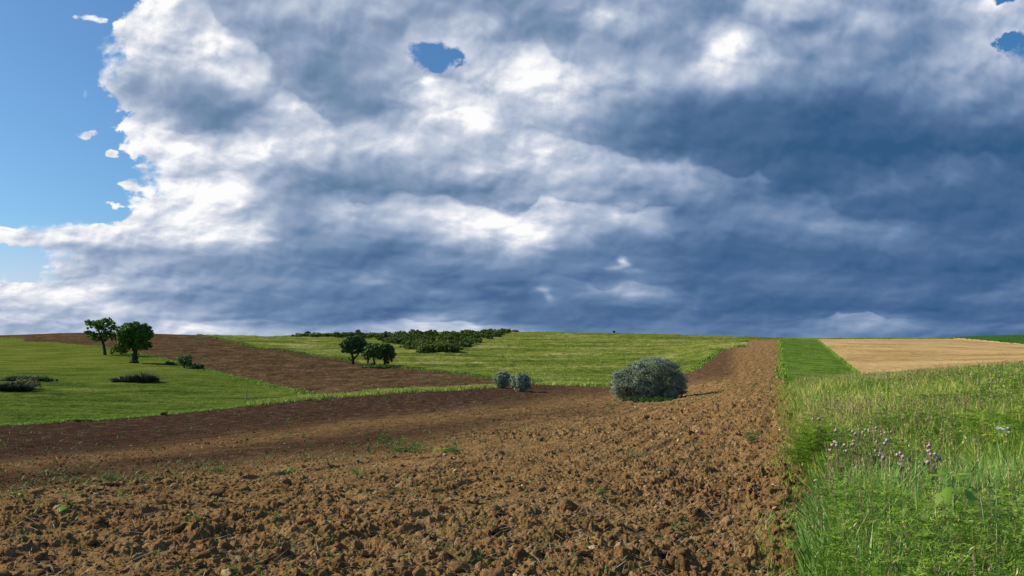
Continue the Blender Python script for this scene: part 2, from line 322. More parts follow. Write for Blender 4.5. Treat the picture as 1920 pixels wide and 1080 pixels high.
def regions(x, y, z):
    px, py = proj(x, y, z)
    sc = F0 / y * .25
    px = px + sc * fbm(x * 1.3, y * 1.3, 3, 3); py = py + np.minimum(sc, 6) * .35 * fbm(x * 1.3 + 9, y * .8, 3, 4)
    R = np.zeros(x.shape, int)                                   # 0 ploughed
    meadow = (px < 600) & (py < LA(px)) & (py > LC(px))
    R[meadow] = 1
    verge = (px >= 600) & (px < 925) & (py < LA(px)) & (py > LB(px)); R[verge] = 1
    hillf = (px < 1110) & (py < np.where(px < 600, LC(px), np.where(px < 925, LB(px), 730))) & (px < 925)
    R[hillf] = 2
    R[(px < 46) & (py < 641) & (py > 633)] = 1
    pasture = (px > 370) & (px < 1404) & (py < LD(px)) & (y > 60); R[pasture] = 3
    R[(px <= 370) & (y > 330)] = 2
    border = .335 * y + .25 + .22 * fbm(y * .5, y * 0, 3, 8) + np.where(y < 14, .0, np.minimum((y - 14) * .012, .2))
    border = np.where(y > 60, (1458.5 - 960) / F0 * y + .3, border)
    right = x > border
    R[right & (y <= 62)] = 4
    R[right & (y > 62)] = 5
    far = right & (y > 62)
    gx = 1533 + (py - 638) * (67 / 59)
    R[far & (px > gx) & (py > 637.5)] = 6
    R[far & (px > 1790 + (py - 637) * 9.3) & (py < 660)] = 7
    R[(px > 1400) & (py < 638.2) & (px < 1790) & (y > 200)] = 3
    R[(y > 395)] = 3
    return R
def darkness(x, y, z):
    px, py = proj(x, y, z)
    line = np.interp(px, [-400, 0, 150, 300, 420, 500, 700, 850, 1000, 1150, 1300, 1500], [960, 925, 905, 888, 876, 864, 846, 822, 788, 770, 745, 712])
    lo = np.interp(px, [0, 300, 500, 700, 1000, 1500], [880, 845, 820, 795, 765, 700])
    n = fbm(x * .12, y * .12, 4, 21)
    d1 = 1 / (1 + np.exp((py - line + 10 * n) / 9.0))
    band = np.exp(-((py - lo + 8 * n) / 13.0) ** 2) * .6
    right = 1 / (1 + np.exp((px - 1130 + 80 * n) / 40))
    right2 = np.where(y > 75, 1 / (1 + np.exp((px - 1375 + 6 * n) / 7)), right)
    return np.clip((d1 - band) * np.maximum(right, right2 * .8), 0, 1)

a_f = np.linspace(-.70, .70, 1270)
a_all = np.concatenate([np.linspace(-1.1, -.705, 90), a_f, np.linspace(.705, 1.1, 90)])
ys = [.8]
while ys[-1] < 940:
    y = ys[-1]; k = .012 if y < 4.2 else .0032 if y < 16 else .0042 if y < 70 else .0055 if y < 420 else .02
    ys.append(y * (1 + k))
ys = np.array(ys); NA, NY = len(a_all), len(ys)
AA, YY = np.meshgrid(a_all, ys); XX = AA * YY
ZB = zbase(AA.ravel(), YY.ravel()).reshape(AA.shape)
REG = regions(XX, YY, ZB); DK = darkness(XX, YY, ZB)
def plough_disp(x, y):
    d = .045 * fbm(x * .7, y * .7, 3, 31) + .045 * vn((x - .335 * y) * 2.6, y * .12, 33) + .02 * vn((x - .335 * y) * 7, y * .5, 34)
    rough = (.62 + .5 * fbm(x * .35, y * .35, 2, 35)) * np.clip(.88 + .07 * x, .6, 1.2)
    near = y < 45
    xs, yy = x[near], y[near]; dd = d[near]; rg = rough[near]
    for s, am, th, seed in ((.34, .24, .70, 40), (.17, .36, .45, 50), (.085, .48, .25, 60), (.045, .6, .1, 70)):
        wx = xs + s * .5 * vn(xs / s * 1.7, yy / s * 1.7, seed + 1); wy = yy + s * .35 * vn(xs / s * 1.7 + 50, yy / s * 1.7, seed + 2)
        f1, c, tl = cells(wx / s, wy / s, seed, True)
        hgt = np.clip((c - th) / (1 - th), 0, 1) * s * am
        dd = dd + hgt * np.clip(2.6 * (.62 - f1), 0, 1) * np.clip(1 + tl * .8, .2, 1.9) * (rg * 1.3)
    d[near] = dd
    mid = (y >= 30) & (y < 120); xm, ym = x[mid], y[mid]; wx = xm + .3 * vn(xm * 2, ym * 2, 5)
    for s_, am, sd_ in ((.55, .17, 90), (.28, .2, 93)):
        f1, c = cells(wx / s_, ym / s_ / 1.6, sd_); d[mid] = d[mid] + np.clip(c - .3, 0, 1) * s_ * am * np.clip(1.15 - (f1 / .5) ** 2, 0, 1) * np.clip((ym - 30) / 15, 0, 1)
    d = d + np.where(near, .012, .045) * vn(x * 9, y * 9, 77) * rough
    return d
DISP = np.zeros_like(ZB)
m0 = (REG == 0) | (REG == 4)
tmp = np.zeros_like(ZB); tmp[m0] = plough_disp(XX[m0], YY[m0])
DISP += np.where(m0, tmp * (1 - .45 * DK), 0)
mm = REG == 1; DISP[mm] += .22 * fbm(XX[mm] * .35, YY[mm] * .35, 5, 81, .65) * np.where(YY[mm] > 108, .35, 1) + .03
mm = REG == 2; DISP[mm] += .16 * fbm(XX[mm] * 1.2, YY[mm] * .6, 4, 82, .7) - .03
mm = REG == 3; DISP[mm] += (.75 * fbm(XX[mm] * .05, YY[mm] * .10, 5, 83, .6) + .28 * fbm(XX[mm] * .5, YY[mm] * .5, 3, 84)) * np.clip((YY[mm] - 90) / 80, .15, 1) + .08
mm = REG == 5; DISP[mm] += .10 * fbm(XX[mm] * 1.2, YY[mm] * .5, 3, 85) + .12
mm = REG == 6; DISP[mm] += .05 * fbm(XX[mm] * 1.2, YY[mm] * .5, 3, 86) + .5
mm = REG == 7; DISP[mm] += .2 * fbm(XX[mm] * 1.2, YY[mm] * .5, 3, 87) + .7
ZZ = ZB + DISP
VERT = np.stack([XX, YY, ZZ], -1).reshape(-1, 3)
def gdisp(x, y):
    """ground height with clods at (x, y) arrays, nearest grid value"""
    ia = np.clip(np.searchsorted(a_all, x / y), 0, NA - 1); iy = np.clip(np.searchsorted(ys, y), 0, NY - 1)
    return ZZ[iy, ia]

# ------------------------------------------------------------------ mesh helpers
def mesh_np(name, V, F, mat, parent=None, smooth=False, attrs=None, loc=None):
    me = bpy.data.meshes.new(name)
    V = np.asarray(V, np.float32); F = np.asarray(F, np.int32); k = F.shape[1]
    me.vertices.add(len(V)); me.vertices.foreach_set('co', V.ravel())
    me.loops.add(F.size); me.loops.foreach_set('vertex_index', F.ravel())
    me.polygons.add(len(F)); me.polygons.foreach_set('loop_start', np.arange(0, F.size, k, dtype=np.int32))
    me.polygons.foreach_set('loop_total', np.full(len(F), k, np.int32))
    if smooth: me.polygons.foreach_set('use_smooth', np.ones(len(F), bool))
    for an, av in (attrs or {}).items():
        at_ = me.attributes.new(an, 'FLOAT', 'POINT'); at_.data.foreach_set('value', np.asarray(av, np.float32))
    me.update(); me.validate()
    me.materials.append(mat)
    o = bpy.data.objects.new(name, me); COL.objects.link(o)
    if parent: o.parent = parent
    if loc is not None: o.location = loc
    return o
def thing(name, label, cat, loc=(0, 0, 0), group=None, rz=0.0):
    o = bpy.data.objects.new(name, None); COL.objects.link(o); o.empty_display_size = .2
    o.location = loc; o.rotation_euler = (0, 0, rz); o['label'] = label; o['category'] = cat
    if group: o['group'] = group
    return o
def tagk(o, kind, label=None, cat=None):
    o['kind'] = kind
    if label: o['label'] = label
    if cat: o['category'] = cat
    return o
class Acc:                                              # gathers pieces of one mesh
    def __init__(s, k=4): s.V = []; s.F = []; s.T = []; s.n = 0; s.k = k
    def add(s, V, F, t):
        s.V.append(V); s.F.append(F + s.n); s.T.append(np.full(len(V), t) if np.isscalar(t) else t); s.n += len(V)
    def build(s, name, mat, parent=None, smooth=False, loc=None):
        return mesh_np(name, np.concatenate(s.V), np.concatenate(s.F), mat, parent, smooth, {'tone': np.concatenate(s.T)}, loc)
def blades(P, H, Wd, az, lean, bend, tone, segs=3, face=None):
    """tapered curved grass blades: P (n,3) roots"""
    n = len(P); dirx, diry = np.cos(az), np.sin(az)
    fz = az + pi / 2 + (rng.uniform(-.9, .9, n) if face is None else face)
    wx, wy = np.cos(fz), np.sin(fz)
    rows = []
    for i in range(segs + 1):
        t = i / segs
        out = (lean * t + bend * t * t) * H; up = H * t * (1 - .35 * np.clip(bend, 0, 1.4) * t)
        wd = Wd * (.55 + .45 * min(1, t * 3)) * (1 - t ** 2.2) + Wd * .04
        c = np.stack([P[:, 0] + dirx * out, P[:, 1] + diry * out, P[:, 2] + up], -1)
        o_ = np.stack([wx * wd / 2, wy * wd / 2, 0 * wd], -1)
        rows += [c - o_, c + o_]
    V = np.stack(rows, 1).reshape(-1, 3); k = 2 * (segs + 1)
    base = (np.arange(n) * k)[:, None]
    F = np.concatenate([base + np.array([2 * i, 2 * i + 1, 2 * i + 3, 2 * i + 2]) for i in range(segs)], 0)
    return V, F, np.repeat(tone, k)
def leaves(P, N, L, Wd, tone, tip=None):
    """rhombic leaves, centre P, normal N, long axis random in plane (or tip)"""
    n = len(P); N = N / (np.linalg.norm(N, axis=1, keepdims=True) + 1e-9)
    r = rng.normal(size=(n, 3)) if tip is None else tip
    a = r - N * (r * N).sum(1, keepdims=True); a /= (np.linalg.norm(a, axis=1, keepdims=True) + 1e-9)
    b = np.cross(N, a); L = np.broadcast_to(L, (n,))[:, None]; Wd = np.broadcast_to(Wd, (n,))[:, None]
    V = np.stack([P - a * L * .5, P + b * Wd * .5 + N * Wd * .12 - a * L * .05, P + a * L * .5 - N * L * .08, P - b * Wd * .5 + N * Wd * .12 - a * L * .05], 1).reshape(-1, 3)
    F = (np.arange(n) * 4)[:, None] + np.arange(4)
    return V, F, np.repeat(tone, 4)
def tube(pts, rad, k=6):
    pts = np.array(pts, float); n = len(pts); rad = np.broadcast_to(rad, (n,))
    V = []
    for i in range(n):
        d = pts[min(i + 1, n - 1)] - pts[max(i - 1, 0)]; d /= np.linalg.norm(d) + 1e-9
        ref = np.array([0, 0, 1.]) if abs(d[2]) < .9 else np.array([1., 0, 0])
        a = np.cross(d, ref); a /= np.linalg.norm(a); b = np.cross(d, a)
        th = np.arange(k) / k * 2 * pi
        V.append(pts[i] + rad[i] * (np.cos(th)[:, None] * a + np.sin(th)[:, None] * b))
    F = [[i * k + j, i * k + (j + 1) % k, (i + 1) * k + (j + 1) % k, (i + 1) * k + j] for i in range(n - 1) for j in range(k)]
    return np.concatenate(V), np.array(F)

# ------------------------------------------------------------------ materials
def mat(name, fn, rough=.9, spec=.2, bump=None, trans=0.0):
    m = bpy.data.materials.new(name); m.use_nodes = True; t = NT(m.node_tree); t.n.clear()
    out = t.new('ShaderNodeOutputMaterial'); p = t.new('ShaderNodeBsdfPrincipled')
    tcn = t.new('ShaderNodeTexCoord'); co = tcn.outputs['Object']
    c = fn(t, co); t.put(p.inputs['Base Color'], c)
    p.inputs['Roughness'].default_value = rough; p.inputs['Specular IOR Level'].default_value = spec if trans > 0 else 0.0
    if bump:
        b = t.new('ShaderNodeBump'); b.inputs['Strength'].default_value = bump[1]; b.inputs['Distance'].default_value = bump[2]
        t.put(b.inputs['Height'], t.noise(co, bump[0], 5, .65)); t.l.new(b.outputs[0], p.inputs['Normal'])
    sh = p.outputs[0]
    if trans > 0:
        tr = t.new('ShaderNodeBsdfTranslucent'); t.put(tr.inputs[0], c)
        mx = t.new('ShaderNodeMixShader'); mx.inputs[0].default_value = trans
        t.l.new(sh, mx.inputs[1]); t.l.new(tr.outputs[0], mx.inputs[2]); sh = mx.outputs[0]
    t.l.new(sh, out.inputs[0]); return m
def attr(t, name='tone'):
    n = t.new('ShaderNodeAttribute'); n.attribute_name = name; return n.outputs['Fac']
def C(r, g, b): return (r, g, b, 1)
def stretch(t, co, sx, sy, sz=1.0):
    n = t.new('ShaderNodeVectorMath', operation='MULTIPLY'); t.put(n.inputs[0], co); n.inputs[1].default_value = (sx, sy, sz); return n.outputs[0]
def soil(t, co):
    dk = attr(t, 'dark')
    n1 = t.noise(co, 1.6, 6, .6); n2 = t.noise(co, 22, 5, .7)
    far = t.m('MULTIPLY', t.mapr(t.sep(co)[1], 18.0, 60.0), t.m('SUBTRACT', t.noise(stretch(t, co, 1, .5), 2.6, 6, .85), .5))
    f = t.m('ADD', t.m('ADD', t.m('MULTIPLY', n1, .5), t.m('MULTIPLY', n2, .6)), t.m('MULTIPLY', far, .9))
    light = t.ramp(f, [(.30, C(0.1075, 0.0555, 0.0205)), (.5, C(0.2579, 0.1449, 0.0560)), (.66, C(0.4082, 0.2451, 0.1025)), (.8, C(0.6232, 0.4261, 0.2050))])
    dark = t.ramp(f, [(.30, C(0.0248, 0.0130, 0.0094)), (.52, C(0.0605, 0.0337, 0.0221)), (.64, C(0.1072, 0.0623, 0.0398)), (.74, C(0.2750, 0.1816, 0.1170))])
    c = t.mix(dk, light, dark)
    g = t.mapr(t.noise(stretch(t, co, .25, .5), 1.0, 7, .72), .60, .74)
    g = t.m('MULTIPLY', g, t.mapr(t.noise(co, 6.0, 4, .7), .45, .6))
    return t.mix(t.m('MULTIPLY', g, .35), c, C(.12, .15, .04))
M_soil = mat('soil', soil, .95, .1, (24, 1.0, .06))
def clodc(t, co):
    tn = attr(t); n2 = t.noise(co, 30, 4, .7)
    f = t.m('ADD', t.m('MULTIPLY', tn, .75), t.m('MULTIPLY', n2, .3))
    return t.ramp(f, [(.1, C(0.0811, 0.0460, 0.0270)), (.35, C(0.1966, 0.1106, 0.0500)), (.6, C(0.3583, 0.2119, 0.0894)), (.85, C(0.6011, 0.4031, 0.2079)), (1, C(1.0407, 0.8523, 0.5617))])
M_clod = mat('clod_soil', clodc, .95, .1, (50, 1.0, .03))
def hillsoil(t, co):
    # drill rows follow the slope, weeds greening in streaks
    f = t.m('ADD', t.m('MULTIPLY', t.m('SUBTRACT', t.noise(stretch(t, co, .3, .14), 1.0, 7, .7), .5), .8), t.m('ADD', t.m('MULTIPLY', t.noise(stretch(t, co, 1, .45), 1.9, 6, .85), 1.1), -.02))
    c = t.ramp(f, [(.34, C(0.0443, 0.0229, 0.0136)), (.5, C(0.0931, 0.0516, 0.0270)), (.62, C(0.1571, 0.0951, 0.0483)), (.74, C(0.2793, 0.1892, 0.0965))])
    g = t.mapr(t.noise(stretch(t, co, .06, .16), 1.0, 7, .68), .47, .60)
    g = t.m('MULTIPLY', g, t.mapr(t.noise(stretch(t, co, 1, .5), 1.5, 4, .7), .44, .58))
    return t.mix(t.m('MULTIPLY', g, .75), c, C(.085, .095, .03))
M_hill = mat('hill_soil', hillsoil, .95, .1, (3, .8, .15))
def meadow(t, co):
    x, y, z = t.sep(co)
    up = t.mapr(t.m('SUBTRACT', y, t.m('MULTIPLY', t.noise(stretch(t, co, .04, .04), 1, 3), 18)), 84, 118)
    f = t.m('ADD', t.m('MULTIPLY', t.m('SUBTRACT', t.noise(stretch(t, co, .10, .32), 1.0, 8, .7), .5), 1.25), t.m('ADD', t.m('MULTIPLY', t.noise(co, 1.8, 5, .75), .5), .25))
    lo = t.ramp(f, [(.36, C(0.0515, 0.0853, 0.0143)), (.5, C(0.1005, 0.1481, 0.0242)), (.64, C(0.1610, 0.2007, 0.0352)), (.75, C(0.2576, 0.2509, 0.0660))])
    hi = t.ramp(f, [(.36, C(0.0963, 0.1270, 0.0187)), (.5, C(0.1474, 0.1788, 0.0275)), (.64, C(0.1984, 0.2192, 0.0418)), (.76, C(0.2720, 0.2539, 0.0660))])
    return t.mix(up, lo, hi)
M_mead = mat('meadow_grass', meadow, .9, .15, (2.2, 1.0, .35))
def pasture(t, co):
    f = t.m('ADD', t.m('MULTIPLY', t.m('SUBTRACT', t.noise(stretch(t, co, .022, .065), 1.0, 9, .66), .5), 1.0), t.m('ADD', t.m('MULTIPLY', t.noise(stretch(t, co, .30, .30), 1.0, 7, .75), .7), .18))
    c = t.ramp(f, [(.36, C(0.0708, 0.0972, 0.0188)), (.46, C(0.1316, 0.1659, 0.0272)), (.55, C(0.2024, 0.2231, 0.0376)), (.63, C(0.2935, 0.2860, 0.0783)), (.74, C(0.4453, 0.3890, 0.1672))])
    g = t.mapr(t.noise(stretch(t, co, .02, .05, 0), 1.3, 4, .5), .5, .64)
    return t.mix(t.m('MULTIPLY', g, .6), c, C(.13, .20, .03))
M_past = mat('pasture_grass', pasture, .9, .15, (1.0, 1.0, .5))
def under(t, co):
    return t.ramp(t.noise(co, 9, 5, .7), [(.35, C(.012, .016, .006)), (.6, C(.030, .040, .012)), (.75, C(.07, .055, .028))])
M_under = mat('weedy_ground', under, .95, .1, (30, .8, .02))
def strip(t, co):
    f = t.m('ADD', t.m('MULTIPLY', t.m('SUBTRACT', t.noise(stretch(t, co, .9, .08), 1.0, 7, .65), .5), 1.0), t.m('ADD', t.m('MULTIPLY', t.noise(co, .8, 7, .75), .9), .06))
    c = t.ramp(f, [(.36, C(0.0612, 0.1213, 0.0161)), (.52, C(0.1176, 0.2021, 0.0276)), (.68, C(0.1823, 0.2484, 0.0460))])
    g = t.mapr(t.noise(stretch(t, co, .3, .06), 1.0, 5, .6), .56, .7)
    return t.mix(t.m('MULTIPLY', g, .5), c, C(.20, .17, .11))
M_strip = mat('strip_crop', strip, .9, .15, (2.2, 1.0, .35))
def grain(t, co):
    f = t.m('ADD', t.m('MULTIPLY', t.m('SUBTRACT', t.noise(stretch(t, co, .10, .03), 1.0, 7, .62), .5), 1.0), t.m('ADD', t.m('MULTIPLY', t.noise(stretch(t, co, 1, .5), 1.2, 5, .7), .7), .15))
    c = t.ramp(f, [(.36, C(0.4240, 0.2545, 0.0961)), (.52, C(0.5936, 0.3844, 0.1615)), (.66, C(0.6784, 0.4675, 0.2096))])
    x, y, z = t.sep(co)
    line = t.m('ABSOLUTE', t.m('SINE', t.m('MULTIPLY', t.m('SUBTRACT', x, t.m('MULTIPLY', y, .36)), .17)))
    tl = t.m('MULTIPLY', t.mapr(line, .0, .035, 1.0, 0.0), t.mapr(t.noise(stretch(t, co, .05, .05), 1, 3), .38, .5))
    return t.mix(t.m('MULTIPLY', tl, .85), c, C(.30, .20, .08))
M_grain = mat('ripe_grain', grain, .9, .15, (2.5, 1.0, .25))
M_crop = mat('green_crop', lambda t, co: t.ramp(t.m('ADD', t.m('MULTIPLY', t.noise(co, .6, 7, .75), 1.0), 0.0), [(.36, C(.03, .085, .018)), (.55, C(.065, .16, .03)), (.7, C(.11, .21, .04))]), .9, .15, (1.6, 1.0, .4))
def tonemat(name, stops, trans=.3, rough=.6, spec=.25):
    return mat(name, lambda t, co: t.ramp(attr(t), [(p, C(*c)) for p, c in stops]), rough, spec, None, trans)
M_grass = tonemat('grass_blades', [(0, (0.0497, 0.1112, 0.0121)), (.25, (0.1325, 0.2544, 0.0243)), (.5, (0.2649, 0.4213, 0.0437)), (.7, (0.4140, 0.5246, 0.0728)), (.85, (0.6624, 0.5881, 0.1576)), (1, (0.8611, 0.6677, 0.2667))], .22)
M_blue = tonemat('broad_grass', [(0, (0.0913, 0.1967, 0.0329)), (.5, (0.2191, 0.3851, 0.0766)), (1, (0.4200, 0.5899, 0.1423))], .3)
M_feather = tonemat('feathery_leaf', [(0, (0.0598, 0.1407, 0.0127)), (.5, (0.1893, 0.3390, 0.0284)), (1, (0.3985, 0.5458, 0.0633))], .35)
M_dry = tonemat('dry_stem', [(0, (0.1625, 0.0840, 0.0562)), (.4, (0.3125, 0.1820, 0.1125)), (.7, (0.4750, 0.3780, 0.1875)), (1, (0.6875, 0.5880, 0.3000))], .15)
M_straw = tonemat('straw', [(0, (.25, .15, .08)), (.5, (.48, .33, .19)), (1, (.68, .54, .36))], .1)
M_weed = tonemat('weed_leaf', [(0, (.03, .09, .015)), (.5, (.085, .19, .03)), (1, (.20, .34, .07))], .3)
M_tree = tonemat('tree_leaf', [(0, (0.0471, 0.1167, 0.0157)), (.5, (0.1176, 0.2331, 0.0270)), (1, (0.2352, 0.3831, 0.0494))], .2)
M_treed = tonemat('dark_tree_leaf', [(0, (0.0461, 0.0898, 0.0267)), (.5, (0.0925, 0.1658, 0.0458)), (1, (0.1815, 0.2936, 0.0800))], .15)
M_bush = tonemat('thicket_leaf', [(0, (0.0459, 0.0841, 0.0132)), (.5, (0.1293, 0.1963, 0.0251)), (1, (0.2710, 0.3458, 0.0449))], .2)
M_silver = tonemat('silver_leaf', [(0, (.085, .125, .060)), (.4, (.27, .33, .20)), (.75, (.48, .54, .38)), (1, (.68, .73, .58))], .22, .6)
M_yell = tonemat('yellow_leaf', [(0, (.10, .13, .02)), (.5, (.22, .25, .03)), (1, (.40, .38, .05))], .2)
M_twig = tonemat('dead_twig', [(0, (0.0459, 0.0331, 0.0336)), (.6, (0.1275, 0.0969, 0.0960)), (1, (0.2805, 0.2295, 0.2040))], 0.0, .9)
M_bark = mat('bark', lambda t, co: t.ramp(t.noise(stretch(t, co, 6, 6, 1.5), 1.0, 5, .7), [(.35, C(.03, .022, .016)), (.65, C(.09, .07, .05))]), .95, .1, (14, .8, .04))
M_wood = mat('grey_wood', lambda t, co: t.ramp(t.noise(stretch(t, co, 20, 20, 3), 1.0, 4, .6), [(.35, C(.20, .16, .11)), (.65, C(.42, .36, .27))]), .9, .1)
M_pink = tonemat('thistle_head', [(0, (0.2295, 0.1170, 0.1018)), (.4, (0.4360, 0.2691, 0.2375)), (1, (0.7573, 0.5850, 0.5655))], .15, .8)
M_yflow = tonemat('yellow_petal', [(0, (.55, .40, .02)), (1, (.80, .68, .04))], .2)
M_white = tonemat('white_petal', [(0, (.6, .62, .55)), (1, (.85, .85, .82))], .2)
M_sunf = mat('sunflower_leaf', lambda t, co: t.ramp(t.m('ADD', t.m('MULTIPLY', attr(t), .7), t.m('MULTIPLY', t.noise(co, 25, 3), .3)), [(.1, C(.17, .31, .035)), (.5, C(.26, .42, .05)), (.9, C(.36, .52, .08))]), .55, .3, (40, .3, .01), .45)
M_stemg = mat('green_stem', lambda t, co: t.ramp(t.noise(co, 12, 3), [(.4, C(.20, .30, .08)), (.6, C(.33, .42, .15))]), .6, .2)

# ------------------------------------------------------------------ terrain meshes
fr_ = (np.arange(NY - 1)[:, None] * NA + np.arange(NA - 1)[None, :])
FC = np.stack([fr_, fr_ + 1, fr_ + NA + 1, fr_ + NA], -1).reshape(-1, 4)
RF = REG[:-1, :-1].ravel()
names = {0: ('ploughed_field', M_soil), 1: ('meadow', M_mead), 2: ('harrowed_hill_field', M_hill), 3: ('hillside_pasture', M_past),
         4: ('weedy_field_ground', M_under), 5: ('crop_strip', M_strip), 6: ('grain_field', M_grain), 7: ('green_crop_field', M_crop)}
DKf = DK.ravel()
for rid, (nm, mt) in names.items():
    f = FC[RF == rid]
    if not len(f): continue
    uq, inv = np.unique(f.ravel(), return_inverse=True)
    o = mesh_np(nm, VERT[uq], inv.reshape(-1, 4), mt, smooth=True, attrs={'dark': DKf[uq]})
    tagk(o, 'structure')
# the rest of the ground, round the sides and behind
rr = np.exp(np.linspace(log(.8), log(940), 60)); ph = np.linspace(math.atan(1.05), 2 * pi - math.atan(1.05), 70)
V = []
for p_ in ph:
    k = (p_ - ph[0]) / (ph[-1] - ph[0])
    yl = rr * cos(math.atan(1.1))
    zr = zbase(np.full(60, 1.1), yl); zl = zbase(np.full(60, -1.1), yl)
    wgt = .5 - .5 * cos(pi * k); z = zr * (1 - wgt) + zl * wgt
    z = z * (1 - .9 * sin(pi * k)) + .25 * fbm(rr * cos(p_) * .05, rr * sin(p_) * .05, 3, 7) * np.clip(rr / 40, 0, 1) * sin(pi * k) - .12 * exp(-40 * k * (1 - k))
    V.append(np.stack([rr * sin(p_), rr * cos(p_), z], -1))
V = np.array(V); g = (np.arange(69)[:, None] * 60 + np.arange(59)[None]); F = np.stack([g, g + 1, g + 61, g + 60], -1).reshape(-1, 4)
Vc = np.concatenate([V.reshape(-1, 3)]); o = mesh_np('ground', Vc, F, M_mead, smooth=True); tagk(o, 'structure')
k = 48; th = np.linspace(0, 2 * pi, k, endpoint=False)
V = np.concatenate([[[0, 0, -.05]], np.stack([1.6 * np.sin(th), 1.6 * np.cos(th), 0 * th - .05], -1)])
F = np.array([[0, 1 + i, 1 + (i + 1) % k] for i in range(k)]); o = mesh_np('ground', V, F, M_under); tagk(o, 'structure')

# ------------------------------------------------------------------ clods and straw on the ploughed field
def ico(sub):
    import bmesh
    bm = bmesh.new(); bmesh.ops.create_icosphere(bm, subdivisions=sub, radius=1); bm.verts.ensure_lookup_table()
    v = np.array([q.co[:] for q in bm.verts]); f = np.array([[q.index for q in ff.verts] for ff in bm.faces]); bm.free(); return v, f
def is_plough(x, y):
    return regions(x, y, zbase(x / y, y)) == 0
def scatter_fan(n, y0, y1, amax=.72, pw=1.0, amin=None):
    y = np.exp(rng.uniform(log(y0), log(y1), n)) if pw == 0 else (y0 ** pw + (y1 ** pw - y0 ** pw) * rng.random(n)) ** (1 / pw)
    a = rng.uniform(-amax if amin is None else amin, amax, n); return a * y, y
acc = Acc(3)
for sub, n, s0, s1, y0, y1 in ((3, 1500, .03, .095, 4.2, 14), (2, 20000, .010, .040, 4.2, 16), (1, 17000, .018, .06, 11, 30), (1, 9000, .035, .09, 26, 75)):
    x, y = scatter_fan(n, y0, y1, pw=1.0)
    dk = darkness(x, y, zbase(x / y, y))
    # clods gather along the plough ridges
    dens = .5 + .5 * fbm(x * .5, y * .5, 3, 35) + .25 * np.clip((x + 2) / 6, -.5, 1)
    ok = is_plough(x, y) & (rng.random(n) < np.clip(dens, .08, 1))
    x, y, dk = x[ok], y[ok], dk[ok]; n = len(x)
    v, f = ico(sub); nv = len(v)
    s = s0 + (s1 - s0) * rng.random(n) ** 3.2
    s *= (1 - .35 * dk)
    sc = s[:, None] * rng.uniform(.6, 1.25, (n, 3)) * np.array([1, 1, .72])
    ang = rng.uniform(0, 2 * pi, n)
    q = v[None] * np.ones((n, 1, 1))
    # lumpy, angular: push vertices by noise and chop with random planes
    key = rng.uniform(0, 90, (n, 1))
    nz = vn(q[..., 0] * 1.3 + key, q[..., 1] * 1.3 + q[..., 2] * 1.7 + key * 1.7, 5) * .38 + vn(q[..., 0] * 3.1 + key, q[..., 1] * 3.1 - q[..., 2] * 2.9, 6) * .26 + vn(q[..., 0] * 6.5 - key, q[..., 1] * 6 + q[..., 2] * 6.3, 8) * .14
    q = q * (1 + nz[..., None])
    for c_ in range(3):
        nn = rng.normal(size=(n, 3)); nn /= np.linalg.norm(nn, axis=1, keepdims=True)
        dd = (q * nn[:, None]).sum(-1); q = q - np.clip(dd - .62, 0, 9)[..., None] * nn[:, None] * .9
    q = q * sc[:, None]
    ca, sa = np.cos(ang)[:, None], np.sin(ang)[:, None]
    tilt = rng.uniform(-.7, .7, n)[:, None]; ct, st_ = np.cos(tilt), np.sin(tilt)
    q = np.stack([q[..., 0], q[..., 1] * ct - q[..., 2] * st_, q[..., 1] * st_ + q[..., 2] * ct], -1)
    q = np.stack([q[..., 0] * ca - q[..., 1] * sa, q[..., 0] * sa + q[..., 1] * ca, q[..., 2]], -1)
    z = gdisp(x, y) + sc[:, 2] * .18
    q = q + np.stack([x, y, z], -1)[:, None]
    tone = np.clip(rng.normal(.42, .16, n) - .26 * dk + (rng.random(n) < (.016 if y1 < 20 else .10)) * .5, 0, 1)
    F = (np.arange(n) * nv)[:, None, None] + f[None]
    acc.add(q.reshape(-1, 3), F.reshape(-1, 3), np.repeat(tone, nv))
o = acc.build('soil_clods', M_clod, smooth=False); tagk(o, 'stuff', 'brown clods of turned soil littering the ploughed field', 'soil clods')

acc = Acc()
x, y = scatter_fan(26000, 4.5, 36, pw=.9)
ok = is_plough(x, y) & (rng.random(len(x)) < np.clip(.35 + .8 * fbm(x * .4, y * .3, 3, 91) + .3 * np.clip((x) / 5, -.4, 1), .04, 1) * (1 - .85 * darkness(x, y, zbase(x / y, y)))); x, y = x[ok], y[ok]; n = len(x)
Lh = rng.uniform(.03, .15, n) ** 1.0 * (1 + y / 60); az = rng.uniform(0, 2 * pi, n)
V, F, T = blades(np.stack([x, y, gdisp(x, y) + .012], -1), Lh, rng.uniform(.0025, .005, n) * (1 + y / 12), az, rng.uniform(1.2, 3, n) * .5, rng.uniform(-.6, .6, n), rng.random(n), 3, face=rng.uniform(-.3, .3, n))
V[:, 2] = V[:, 2] * .0 + (lambda z0: z0 + (V[:, 2] - z0) * .28)(np.repeat(gdisp(x, y) + .035, 8))
acc.add(V, F, T)
o = acc.build('straw', M_straw); tagk(o, 'stuff', 'pale bits of straw and stubble lying among the clods', 'straw')

